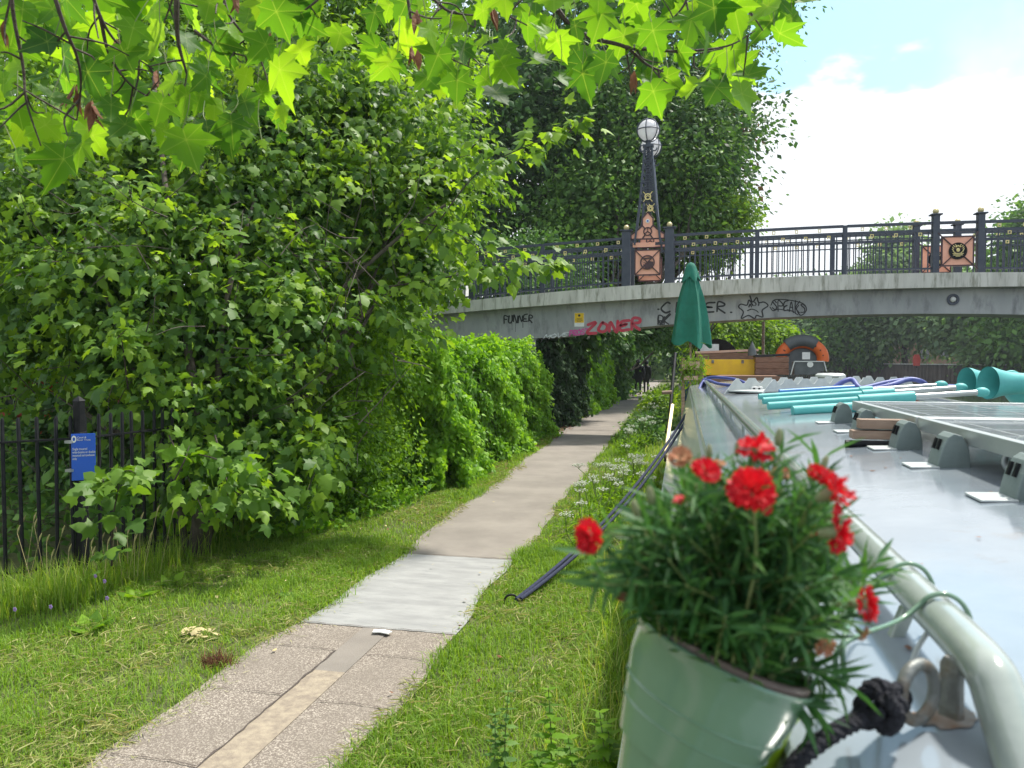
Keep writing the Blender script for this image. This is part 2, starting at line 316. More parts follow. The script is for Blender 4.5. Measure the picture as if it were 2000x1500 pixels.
T_OVAL = (np.array([(0, 0, 0), (.32, .45, -.08), (0, 1, -.12), (-.32, .45, -.08), (0, .45, 0)]), np.array([(0, 1, 4), (1, 2, 4), (2, 3, 4), (3, 0, 4)]), np.zeros(5))
T_DIA = (np.array([(0, 0, 0), (.36, .5, -.06), (0, 1, -.1), (-.36, .5, -.06)]), np.array([(0, 1, 2), (0, 2, 3)]), np.zeros(4))
T_LANCE = (np.array([(0, 0, 0), (.07, .3, 0.0), (.06, .6, -.03), (0, 1, -.12), (-.06, .6, -.03), (-.07, .3, 0.0), (0, .3, -.03), (0, .6, -.06)]), np.array([(0, 1, 6), (1, 2, 7), (1, 7, 6), (2, 3, 7), (3, 4, 7), (4, 5, 6), (4, 6, 7), (5, 0, 6)]), np.zeros(8))
def nrmz(a): return a/(np.linalg.norm(a, axis=-1, keepdims=True)+1e-9)
def leaves(name, T, pos, tip, nor, size, m, parent=None, rnd=None, label=None, smooth=True, kind=None, curl=1.0):
    """one foliage mesh: every leaf a real folded blade"""
    V0, F0, ve = T; pos = np.asarray(pos, float); n = len(pos); tip = nrmz(np.asarray(tip, float)); nor = np.asarray(nor, float)
    x = nrmz(np.cross(tip, nor)); z = np.cross(x, tip); size = np.broadcast_to(size, (n,))
    cv = rng.uniform(.2, 2.4, n)*curl; ws = rng.uniform(.8, 1.1, n); tw = rng.normal(size=n)*.25*curl
    zz = V0[None, :, 2]*cv[:, None]+V0[None, :, 0]*V0[None, :, 1]*tw[:, None]
    V = pos[:, None, :]+size[:, None, None]*(V0[None, :, 0:1]*ws[:, None, None]*x[:, None, :]+V0[None, :, 1:2]*tip[:, None, :]+zz[:, :, None]*z[:, None, :])
    off = wl(parent) if parent is not None else np.zeros(3)
    k = len(V0); V = (V-off).reshape(-1, 3); F = (F0[None]+(np.arange(n)*k)[:, None, None]).reshape(-1, 3)
    me = bpy.data.meshes.new(name); me.vertices.add(len(V)); me.vertices.foreach_set('co', V.astype(np.float32).ravel())
    me.loops.add(len(F)*3); me.loops.foreach_set('vertex_index', F.astype(np.int32).ravel())
    me.polygons.add(len(F)); me.polygons.foreach_set('loop_start', np.arange(len(F), dtype=np.int32)*3)
    try: me.polygons.foreach_set('loop_total', np.full(len(F), 3, dtype=np.int32))
    except Exception: pass
    me.polygons.foreach_set('use_smooth', np.full(len(F), smooth))
    me.update(calc_edges=True)
    if rnd is None: rnd = rng.random(n)
    a = me.attributes.new('rnd', 'FLOAT', 'POINT'); a.data.foreach_set('value', np.repeat(np.clip(rnd, 0, 1), k).astype(np.float32))
    if ve.any(): b = me.attributes.new('vein', 'FLOAT', 'POINT'); b.data.foreach_set('value', np.tile(ve, n).astype(np.float32))
    me.materials.append(m); o = link(name, me, parent)
    return o
def crown(clumps, n, spread=.16, per=14, shell=(.65, 1.05), size=.1, flat=.45, up=.8, droop=.35, squash=.8):
    """leaf positions in sprays scattered through a set of uneven ellipsoids; returns pos, tip, normal, rnd"""
    C = np.array([c for c, r in clumps]); R = np.array([r for c, r in clumps], float)
    p = R**2; p /= p.sum(); ns = max(1, n//per); ci = rng.choice(len(C), ns, p=p)
    d = nrmz(rng.normal(size=(ns, 3))); rad = rng.uniform(shell[0], shell[1], ns)
    lump = 1+.24*np.sin(d[:, 0]*6+ci)*np.cos(d[:, 2]*7+ci*2)+.16*np.sin(d[:, 1]*9+d[:, 2]*5+ci)
    sc = C[ci]+d*(R[ci]*rad*lump)[:, None]*np.array([1, 1, squash])
    # drop sprays deep inside another clump
    keep = np.ones(ns, bool)
    for c, r in zip(C, R): keep &= ~(np.linalg.norm((sc-c)/np.array([1, 1, squash]), axis=1) < .6*r)
    sc, d = sc[keep], d[keep]; ns = len(sc)
    srnd = np.clip(rng.normal(.45, .26, ns), 0, 1); sn = nrmz(d*.6+np.array([0, 0, up])+.35*rng.normal(size=(ns, 3)))
    idx = np.repeat(np.arange(ns), per); off = rng.normal(size=(len(idx), 3))*spread
    off -= sn[idx]*(off*sn[idx]).sum(1)[:, None]*(1-flat)
    pos = sc[idx]+off
    tip = nrmz(off/spread*.5+d[idx]*.5+np.array([0, 0, -droop])+.4*rng.normal(size=off.shape))
    nor = nrmz(sn[idx]+.55*rng.normal(size=off.shape)); rnd = np.clip(srnd[idx]+.15*rng.normal(size=len(idx)), 0, 1)
    return pos, tip, nor, rnd
def limbs(mb, base, clumps, r0, n=7, wob=.12):
    base = np.array(base, float); C = [np.array(c) for c, r in clumps]
    top = np.mean(C, 0); fork = base+(top-base)*.38; fork[2] = max(fork[2], base[2]+(top[2]-base[2])*.4)
    mid = (base+fork)/2+rng.normal(size=3)*wob*r0*3
    mb.tube(smoothline([base, mid, fork], 5), np.linspace(r0, r0*.6, 11), n)
    for c, rad_ in zip(C, [r for _, r in clumps]):
        m = (fork+c)/2+rng.normal(size=3)*np.linalg.norm(c-fork)*wob; m[2] -= .1*np.linalg.norm(c-fork)
        P = smoothline([fork, m, c], 5); mb.tube(P, np.linspace(r0*.42, r0*.08, len(P)), 6)
        for q in range(3):
            a = P[rng.integers(4, len(P)-1)]; e = c+nrmz(rng.normal(size=3))*rad_*.75
            mb.tube(smoothline([a, (a+e)/2+rng.normal(size=3)*.1*r0, e], 4), np.linspace(r0*.15, r0*.03, 9), 5)
def tree(name, label, base, clumps, r0, T, n, size, m, group=None, cat='tree', fill=.75, **k):
    t = thing(name, label, cat, base, group)
    mb = MB(); limbs(mb, base, clumps, r0); mb.build('trunk', M['bark'], t, True)
    pos, tip, nor, rnd = crown(clumps, n, **k)
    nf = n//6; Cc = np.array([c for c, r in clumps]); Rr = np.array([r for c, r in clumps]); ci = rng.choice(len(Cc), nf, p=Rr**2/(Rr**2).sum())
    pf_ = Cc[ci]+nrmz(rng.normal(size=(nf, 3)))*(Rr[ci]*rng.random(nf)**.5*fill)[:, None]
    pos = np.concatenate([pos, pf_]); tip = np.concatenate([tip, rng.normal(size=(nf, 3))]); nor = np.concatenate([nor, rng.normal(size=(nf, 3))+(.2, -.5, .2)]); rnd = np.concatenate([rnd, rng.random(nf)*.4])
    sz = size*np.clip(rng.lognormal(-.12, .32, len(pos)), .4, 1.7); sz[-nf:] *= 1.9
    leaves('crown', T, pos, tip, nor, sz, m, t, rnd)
    return t
def text_mb(s, size, o, ax, ay, nrm, extr=.001, align='LEFT', name='lettering', parent=None, material=None, xs=1.0):
    cu = bpy.data.curves.new('t', 'FONT'); cu.body = s; cu.size = size; cu.extrude = extr; cu.align_x = align; cu.resolution_u = 3; cu.space_line = .95
    ob = bpy.data.objects.new('t', cu); COL.objects.link(ob); dg = bpy.context.evaluated_depsgraph_get(); dg.update()
    me = bpy.data.meshes.new_from_object(ob.evaluated_get(dg)); bpy.data.objects.remove(ob); bpy.data.curves.remove(cu)
    off = wl(parent) if parent is not None else np.zeros(3)
    R = Matrix(((ax[0]*xs, ay[0], nrm[0], o[0]-off[0]), (ax[1]*xs, ay[1], nrm[1], o[1]-off[1]), (ax[2]*xs, ay[2], nrm[2], o[2]-off[2]), (0, 0, 0, 1)))
    me.transform(R); me.materials.clear(); me.materials.append(material); me.name = name
    return link(name, me, parent)

# ================================================================== THE SETTING
def sheet(name, polys, z, mats, sub=None):
    mb = MB()
    for i, (poly, mi) in enumerate(polys): mb.add([(x, y, z) for x, y in poly], [tuple(range(len(poly)))], mi)
    o = mb.build(name, mats, loc=(0, 0, 0)); tag(o, kind='structure'); return o
M['ground'] = mat('ground_soil', (.05, .07, .018), .95, c2=(.12, .13, .04), scale=5, bump=.6, bscale=70, c3=(.16, .13, .06), s3=2.2, lo3=.6, hi3=.75)
M['farland'] = mat('far_ground', (.07, .1, .03), .95, c2=(.12, .12, .07), scale=.2)
M['agg'] = mat('exposed_aggregate', (.17, .14, .115), .9, c2=(.42, .37, .31), scale=120, lo=.48, hi=.6, bump=.5, bscale=150, c3=(.2, .17, .14), s3=1.6, lo3=.45, hi3=.7)
M['greyslab'] = mat('grey_concrete', (.235, .235, .23), .85, c2=(.31, .31, .3), scale=3, bump=.15, bscale=60, c3=(.19, .2, .2), s3=9, lo3=.58, hi3=.8, stretch=(1, 3, 1))
M['tarmac'] = mat('buff_tarmac', (.21, .185, .16), .9, c2=(.26, .232, .2), scale=2.2, bump=.3, bscale=160, c3=(.17, .15, .13), s3=.9, lo3=.45, hi3=.75)
M['strip'] = mat('buff_strip', (.22, .18, .14), .9, c2=(.34, .285, .21), scale=22, bump=.3, bscale=150)
M['joint'] = mat('joint_dark', (.05, .04, .035), .95, c2=(.09, .07, .06), scale=40)
sheet('ground', [([(-600, -60), (-.24, -60), (-.24, 900), (-600, 900)], 0)], 0, [M['ground']])
Yn, Y1, Y2 = -6, 4.72, 6.6
def pl(y): return -2.53+.04*math.sin(y*1.3)+.025*math.sin(y*4.1) - (max(0, y-7)*.03 if y < 19 else .36)
def pr(y): return -1.43+.03*math.sin(y*1.7+1)+.02*math.sin(y*5.3) - (.008*max(0, y-7) if y < 30 else .184)
def strip_poly(y0, y1, k=60):
    ys = np.linspace(y0, y1, k); return [(pl(y), y) for y in ys]+[(pr(y), y) for y in ys[::-1]]
def strip_mesh(mb, y0, y1, z, mi, k=60):
    ys = np.linspace(y0, y1, k); V = [(pl(y), y, z) for y in ys]+[(pr(y), y, z) for y in ys]
    mb.add(V, [(i, k+i, k+i+1, i+1) for i in range(k-1)], mi)
mb = MB(); strip_mesh(mb, Yn, Y1, .012, 0); strip_mesh(mb, Y1, Y2, .014, 1, 20); strip_mesh(mb, Y2, 90, .012, 2, 240)
# duct strip down the middle with its cracked edge, slab joints
sl_, sr_ = -2.055, -1.86
mb.add([(sl_, Yn, .016), (sr_, Yn, .016), (sr_, 4.0, .016), (sl_, 4.0, .016)], [(0, 1, 2, 3)], 3)
mb.add([(sl_, 4.0, .016), (sr_, 4.0, .016), (sr_, Y1-.01, .016), (sl_, Y1-.01, .016)], [(0, 1, 2, 3)], 2)
def crack(mb, pts, w, z):
    P = smoothline(pts, 10); P[:, :2] += rng.normal(size=(len(P), 2))*.0035; n = len(P); ww = w*rng.uniform(.5, 1.3, n)
    T = nrmz(np.gradient(P, axis=0)); X = np.cross(T, (0, 0, 1))*ww[:, None]/2; V = np.concatenate([P-X, P+X]); V[:, 2] = z
    mb.add(V, [(i, i+1, n+i+1, n+i) for i in range(n-1)], 4)
crack(mb, [(sl_, y, 0) for y in np.linspace(Yn, 4.3, 20)], .012, .020)
for y in (2.1, 2.93, 3.66, 4.3): crack(mb, [(pl(y)+.06, y, 0), (-2.3, y+.01, 0), (sl_-.01, y, 0)], .006, .020); crack(mb, [(sr_, y-.03, 0), (-1.65, y-.02, 0), (pr(y)-.05, y-.04, 0)], .005, .020)
crack(mb, [(pl(Y1)+.02, Y1, 0), (-2, Y1, 0), (pr(Y1)-.02, Y1, 0)], .008, .021)
crack(mb, [(pl(Y2)+.02, Y2, 0), (-2, Y2, 0), (pr(Y2)-.02, Y2, 0)], .01, .021)
crack(mb, [(pl(19)+.02, 19, 0), (-2, 19, 0), (pr(19)-.02, 19, 0)], .03, .021)
o = mb.build('towpath', [M['agg'], M['greyslab'], M['tarmac'], M['strip'], M['joint']], loc=(0, 0, 0)); tag(o, kind='structure')
# canal
mw, t, out = newmat('canal_water'); p = t.nodes.new('ShaderNodeBsdfPrincipled'); p.inputs['Base Color'].default_value = (.03, .045, .03, 1); p.inputs['Roughness'].default_value = .08
n = t.nodes.new('ShaderNodeTexNoise'); n.inputs['Scale'].default_value = 3; b = t.nodes.new('ShaderNodeBump'); b.inputs['Strength'].default_value = .15
t.links.new(n.outputs[0], b.inputs['Height']); t.links.new(b.outputs[0], p.inputs['Normal']); t.links.new(p.outputs[0], out.inputs[0])
sheet('water', [([(-.26, -60), (300, -60), (300, 900), (-.26, 900)], 0)], -.42, [mw])
mb = MB(); mb.box((-.3, 420, -.7), (.12, 960, 1.38)); o = mb.build('bank_wall', M['pile']); tag(o, kind='structure')
# far bank: piled wall facing us, ground behind
farp = [atD(px, 740, w)[:2] for px, w in ((1180, 190), (1345, 150), (1500, 112), (1650, 92), (1800, 80), (1950, 72), (2150, 64), (2500, 52), (3300, 40))]
mb = MB(); corr = []
for a, b in zip(farp[:-1], farp[1:]):
    L = np.linalg.norm(b-a); d = (b-a)/L; nn = np.array([d[1], -d[0]])
    for q in np.arange(0, L-.25, .5):
        for s_, off in ((0, 0), (.14, 0), (.2, .13), (.38, .13), (.45, 0)): corr.append(a+d*(q+s_)+nn*off)
corr = np.array(corr); k = len(corr)
V = np.concatenate([np.c_[corr, np.full(k, -.6)], np.c_[corr, np.full(k, 1.12)]]); mb.add(V, [(i, i+1, k+i+1, k+i) for i in range(k-1)])
o = mb.build('piled_wall', M['pile'], loc=(0, 0, 0)); tag(o, 'dark brown sheet piled wall along the far bank of the canal', 'wall')
mb = MB()
for a, b in zip(farp[:-1], farp[1:]): mb.bar((*a, 1.2), (*b, 1.2), .5, .1)
mb.build('capping', M['concrete'], o)
fr = [tuple(q) for q in farp]; sheet('far_bank', [(fr+[(600, fr[-1][1]), (600, 900), (-.2, 900)], 0)], 1.1, [M['farland']])
exec_later = []

# ================================================================== FOOTBRIDGE
YB, YR = 17.6, 19.05
zt = lambda X: -.005*X*X+.042*X+3.5
zb = lambda X: -.0035*X*X+.037*X+3.178
zs = lambda X: -.008*X*X+.072*X+2.589
zr = lambda X: -.0032*X*X+.029*X+4.597
br = thing('footbridge', 'arched concrete footbridge crossing the canal above the towpath with graffiti on its side', 'bridge', (0, (YB+YR)/2, 0))
def arch_solid(mb, xs, lo, hi, y0, y1, mi=0):
    k = len(xs); V = []
    for x in xs: V += [(x, y0, lo(x)), (x, y1, lo(x)), (x, y1, hi(x)), (x, y0, hi(x))]
    F = [(4*i+a, 4*i+(a+1) % 4, 4*i+4+(a+1) % 4, 4*i+4+a) for i in range(k-1) for a in range(4)]+[(3, 2, 1, 0), (4*k-4, 4*k-3, 4*k-2, 4*k-1)]
    mb.add(V, F, mi)
xs = np.linspace(-9, 21, 61)
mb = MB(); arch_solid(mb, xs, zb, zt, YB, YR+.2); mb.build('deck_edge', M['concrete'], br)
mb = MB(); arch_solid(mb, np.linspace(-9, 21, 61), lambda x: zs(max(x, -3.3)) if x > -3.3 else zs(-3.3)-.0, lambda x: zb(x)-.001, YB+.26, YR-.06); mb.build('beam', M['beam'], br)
for c_, q_ in (((-5.45, 18.4, 1.12), (4.1, 1.0, 2.3)), ((17.5, 18.3, .8), (2.5, 1.1, 3.4))): mb = MB(); mb.box(c_, q_); mb.build('abutment', M['beam'], br)
# graffiti: stroke letters mapped onto the beam face
GL = {'A': [[(0, 0), (.45, 1), (.9, 0)], [(.2, .4), (.75, .4)]], 'C': [[(.9, .85), (.5, 1), (.05, .6), (.1, .15), (.5, 0), (.95, .2)]], 'E': [[(.9, 1), (.1, .95), (.05, .5), (.7, .55), (.05, .5), (.1, 0), (.95, .05)]],
      'F': [[(.1, 0), (.1, 1), (.95, .95)], [(.1, .55), (.75, .5)]], 'I': [[(.4, 0), (.45, 1)]], 'K': [[(.1, 0), (.1, 1)], [(.9, 1), (.15, .45), (.95, 0)]], 'M': [[(0, 0), (.1, 1), (.5, .3), (.9, 1), (1, 0)]],
      'N': [[(.05, 0), (.1, 1), (.85, 0), (.9, 1)]], 'O': [[(.5, 1), (.08, .75), (.05, .25), (.5, 0), (.92, .25), (.9, .75), (.5, 1)]], 'P': [[(.1, 0), (.1, 1), (.8, .9), (.8, .55), (.1, .45)]],
      'R': [[(.1, 0), (.1, 1), (.8, .92), (.8, .58), (.1, .48), (.95, -.05)]], 'S': [[(.9, .85), (.4, 1), (.1, .75), (.85, .35), (.6, 0), (.05, .15)]], 'T': [[(0, 1), (1, 1)], [(.5, 1), (.45, 0)]],
      'U': [[(.1, 1), (.1, .2), (.5, 0), (.9, .2), (.9, 1)]], 'V': [[(0, 1), (.5, 0), (1, 1)]], 'Z': [[(.05, .95), (.9, 1), (.1, .05), (.95, .05)]], 'D': [[(.1, 0), (.1, 1), (.7, .9), (.95, .5), (.7, .1), (.1, 0)]]}
FY = YB+.26
cnt = [0]
def gpt(px, py):
    return atY(px, py, FY-.004-.0004*cnt[0])
def gstroke(mb, pts, w):
    for rep in range(2):
        cnt[0] = (cnt[0]+1) % 12; jx, jy = (rng.normal()*.5, rng.normal()*.5) if rep else (0, 0)
        mb.ribbon(smoothline([gpt(q[0]+jx+rng.normal()*.25*rep, q[1]+jy+rng.normal()*.25*rep) for q in pts], 5), w*(1 if not rep else .7), (0, -1, 0))
def gword(mb, s, a, b, h, w, slant=.15, jit=.06):
    """word running from pixel a to pixel b (baseline), letter height h px"""
    k = len(s)
    for i, ch in enumerate(s):
        if ch == ' ': continue
        x0 = a[0]+(b[0]-a[0])*i/k; y0 = a[1]+(b[1]-a[1])*i/k; lw = (b[0]-a[0])/k*.86
        for st in GL[ch]:
            if len(st) == 2: st = [st[0], ((st[0][0]+st[1][0])/2, (st[0][1]+st[1][1])/2), st[1]]
            gstroke(mb, [(x0+(x+slant*y+rng.normal()*jit*.5)*lw, y0-(y+rng.normal()*jit)*h) for x, y in st], w)
mb = MB(); gword(mb, 'FUNNER', (983, 631), (1041, 629), 14, .028)
for x, l in ((1000, 14), (1007, 18), (1021, 10)): gstroke(mb, [(x, 630), (x, 630+l/2), (x, 630+l)], .008)
mb.build('graffiti', M['black_spray'], br)['label'] = 'thin black spray tag with drips'
mb = MB(); gword(mb, 'ZONER', (1145, 652), (1254, 640), 19, .068, .1); mb.build('graffiti', M['red_spray'], br)['label'] = 'thick red spray tag'
mb = MB(); gword(mb, 'PROST', (1112, 656), (1150, 651), 10, .028); mb.build('graffiti', M['pink_spray'], br)['label'] = 'small pink spray tag'
mb = MB(); gword(mb, 'MOVE', (1062, 661), (1110, 655), 7, .022, .4); mb.build('graffiti', M['white_spray'], br)['label'] = 'small white spray tag'
mb = MB(); gword(mb, 'CINDER', (1291, 612), (1420, 610), 21, .038, .1)
gword(mb, 'RK', (1284, 634), (1308, 632), 16, .03); gstroke(mb, [(1308, 614), (1300, 622), (1290, 633)], .06)
for x, y in ((1286, 604), (1428, 610)): gstroke(mb, [(x-1, y), (x, y), (x+1, y)], .035)
mb.build('graffiti', M['black_spray'], br)['label'] = 'black lettered spray tag behind the parasol'
mb = MB()
gstroke(mb, [(1471, 597), (1463, 586), (1459, 596), (1447, 594), (1443, 600), (1452, 609), (1448, 622), (1462, 616), (1474, 622), (1478, 616), (1490, 619), (1489, 606), (1500, 597), (1492, 590), (1482, 591), (1478, 581), (1470, 590), (1465, 578)], .028)
gstroke(mb, [(1474, 590), (1477, 594), (1474, 597)], .02); gstroke(mb, [(1481, 589), (1482, 593), (1481, 596)], .02); gstroke(mb, [(1463, 600), (1466, 594), (1468, 600)], .018); gstroke(mb, [(1460, 607), (1468, 604), (1476, 606), (1481, 610)], .02)
mb.build('graffiti', M['black_spray'], br)['label'] = 'black outline of a five pointed star'
mb = MB(); gword(mb, 'SPEAKS', (1508, 606), (1574, 612), 19, .022, .1, .1)
gstroke(mb, [(1506, 596), (1512, 586), (1530, 585), (1552, 588), (1570, 594), (1575, 606), (1564, 616), (1556, 604), (1560, 596)], .022); gstroke(mb, [(1504, 600), (1510, 607), (1520, 604), (1534, 606), (1548, 608), (1558, 615)], .02)
mb.build('graffiti', M['black_spray'], br)['label'] = 'black bubble letter spray tag'
# poster
a, b, c = atY(1122, 611, FY), atY(1141, 611, FY), atY(1122, 638, FY); cx, w_, h_ = (a[0]+b[0])/2, b[0]-a[0], a[2]-c[2]
pt = thing('poster', 'small yellow notice with white foot pasted on the side of the footbridge', 'poster', (cx, FY-.006, c[2]))
mb = MB(); mb.box((cx, FY-.004, c[2]+h_/2), (w_, .004, h_)); mb.build('sheet', M['white'], pt)
mb = MB(); mb.box((cx, FY-.008, c[2]+h_*.63), (w_*.94, .003, h_*.7)); mb.build('yellow_field', M['yellow'], pt)
mb = MB()
for q in range(5): mb.box((cx+rng.normal()*.01, FY-.011, c[2]+h_*(.36+.06*q)), (w_*rng.uniform(.4, .75), .002, h_*.022))
mb.lathe([(.03, 0), (.03, .002)], (cx, FY-.011, c[2]+h_*.8), 12, [[1, 0, 0], [0, 0, 1], [0, 1, 0]]); mb.build('print', M['black_spray'], pt)
# lamp hole in beam
q = atY(1861, 585, FY); mb = MB(); mb.lathe([(.12, 0), (.12, .03), (.075, .03), (.07, .005)], q, 18, [[1, 0, 0], [0, 0, -1], [0, 1, 0]]); mb.build('drain_ring', M['navy'], br)
mb = MB(); mb.sphere(q-np.array([0, .012, 0]), .06, 12, 8); mb.build('drain_cap', M['white'], br)

# railings (front and rear), posts, piers, panels
RT, RM, RL = 0, -.165, -.25
def railing(Y, label, gold=True):
    t = thing('bridge_railing', label, 'railing', (0, Y, 3.2))
    posts = [-6.6, -4.9, -3.2, 1.58, 3.38, 7.6, 9.4, 11.2, 13, 15, 17]
    piers = [-1.27, -.31, 5.15, 6.0]
    allx = sorted(posts+piers)
    for x in posts:
        mb = MB(); mb.box((x, Y, (zt(x)+zr(x))/2), (.085, .085, zr(x)-zt(x)-.03)); mb.build('post', M['navy'], t)
    for x in piers:
        top = zr(x)+.13
        mb = MB(); mb.box((x, Y, (zt(x)+top)/2), (.2 if x < 2 else .13, .16, top-zt(x))); 
        mb.box((x, Y, top+.012), (.29 if x < 2 else .22, .22, .03)); mb.build('pier', M['navy'], t, bevel=.006)
        mb = MB(); mb.sphere((x, Y, top+.085), .062, 16, 10); mb.build('ball_finial', M['goldball'], t, True)
    ends = [-9]+allx+[19.5]
    for a, b in zip(ends[:-1], ends[1:]):
        small = (b-a) < 1.2
        x0, x1 = a+.04, b-.04
        mb = MB(); k = max(2, int((x1-x0)/.6)); X = np.linspace(x0, x1, k+1)
        for p, q in zip(X[:-1], X[1:]):
            mb.bar((p, Y, zr(p)-.03), (q, Y, zr(q)-.03), .075, .055); mb.bar((p, Y, zr(p)-.19), (q, Y, zr(q)-.19), .06, .06)
            if not small:
                mb.bar((p, Y, zr(p)-.33), (q, Y, zr(q)-.33), .03, .025); mb.bar((p, Y, zt(p)+.1), (q, Y, zt(q)+.1), .04, .04)
        if not small:
            for i, x in enumerate(np.arange(x0+.06, x1, .118)):
                mb.box((x, Y, (zt(x)+.02+zr(x)-.2)/2), (.022, .022, zr(x)-.22-zt(x)))
        mb.build('railing_panel', M['navy'], t)
        if small: continue
        mb = MB()
        for i, x in enumerate(np.arange(x0+.3, x1-.1, .47)):
            for zz, dx in ((-.11, 0), (-.26, .19)):
                if x+dx > x1: continue
                z = zr(x+dx)+zz; 
                for sx, sz, w_, h_ in ((-.027, 0, .016, .07), (.027, 0, .016, .07), (0, .028, .07, .015), (0, -.028, .07, .015)):
                    mb.box((x+dx+sx, Y-.032 if abs(sx) > 0 else Y-.029, z+sz), (w_, .012, h_))
        if mb.n: mb.build('square_ornament', M['gold'], t)
    return t
rf = railing(YB+.12, 'navy blue metal railing along the near edge of the footbridge')
rr = railing(YR+.05, 'navy blue metal railing along the far edge of the footbridge')
def ringm(mb, c, r0, r1, y, n=28):
    a = np.arange(n)*2*math.pi/n; cs = np.stack([np.cos(a), np.zeros(n), np.sin(a)], 1)
    V = np.concatenate([c+cs*r0, c+cs*r1, c+cs*r1+(0, .02, 0), c+cs*r0+(0, .02, 0)]); V[:, 1] += y-c[1]-.01
    mb.add(V, [(i*1+j*n, ((i+1) % n)+j*n, ((i+1) % n)+((j+1) % 4)*n, i+((j+1) % 4)*n) for i in range(n) for j in range(4)])
def square_panel(parent, cx, cz, s, Y, gold=False, tail=False):
    mb = MB(); mb.box((cx, Y, cz), (s, .02, s)); mb.build('panel_plate', M['salmon'], parent)
    mb = MB(); h = s/2
    for a, b in (((-h, -h), (h, -h)), ((h, -h), (h, h)), ((h, h), (-h, h)), ((-h, h), (-h, -h))):
        mb.bar((cx+a[0], Y, cz+a[1]), (cx+b[0], Y, cz+b[1]), .04, .03)
    e = h*1.28 if gold else h
    mb.bar((cx-e, Y-.018, cz-e), (cx+e, Y-.018, cz+e), .02, .035, up=(0, 1, 0)); mb.bar((cx-e, Y-.021, cz+e), (cx+e, Y-.021, cz-e), .02, .035, up=(0, 1, 0))
    mb.build('panel_frame', M['maroon'], parent)
    c = np.array([cx, Y-.034, cz]); r = s*.29
    mb = MB(); 
    if gold: mb.lathe([(r, 0), (r, .012)], c+(0, .008, 0), 28, [[1, 0, 0], [0, 0, 1], [0, 1, 0]])
    ringm(mb, c, r*.84, r, c[1]); mb.build('roundel', M['maroon'] if not gold else M['blackmetal'], parent)
    mb = MB(); y = Y-.034
    if gold:
        for s_ in (-1, 1):
            for q in range(6):
                an = math.radians(-60+q*26); p0 = c+np.array([s_*math.cos(an)*r*.5, -.006, math.sin(an)*r*.5+.02]); p1 = p0+np.array([s_*.03, 0, .035]); mb.bar(p0, p1, .012, .022, up=(0, 1, 0))
        mb.bar(c+np.array([-r*.6, -.007, -.055]), c+np.array([r*.6, -.007, -.055]), .01, .014); mb.bar(c+np.array([-r*.5, -.007, -.085]), c+np.array([r*.5, -.007, -.085]), .01, .016)
        mb.bar(c+np.array([-r*.25, -.007, -.11]), c+np.array([r*.25, -.007, -.11]), .01, .012)
        for q in range(3): mb.sphere(c+np.array([(q-1)*.035, -.006, .085+.015*(q == 1)]), .018, 8, 6)
        mb.sphere(c+np.array([0, -.004, .02]), .035, 10, 6, sc=(1, .3, 1.2)); mb.build('crest', M['gold'], parent)
    else:
        mb.prism([(-.75, .1), (-.2, -.1), (-.1, .05), (.3, .15), (.8, .05), (.75, -.4), (.3, -.78), (-.3, -.78), (-.6, -.3), (-.1, -.25)], c+(0, .0, 0), (r, 0, 0), (0, 0, r), (0, 1, 0), .012)
        mb.bar(c+np.array([-r*.5, 0, r*.5]), c+np.array([r*.55, 0, r*.6]), .012, .03); mb.build('emblem', M['maroon'], parent)
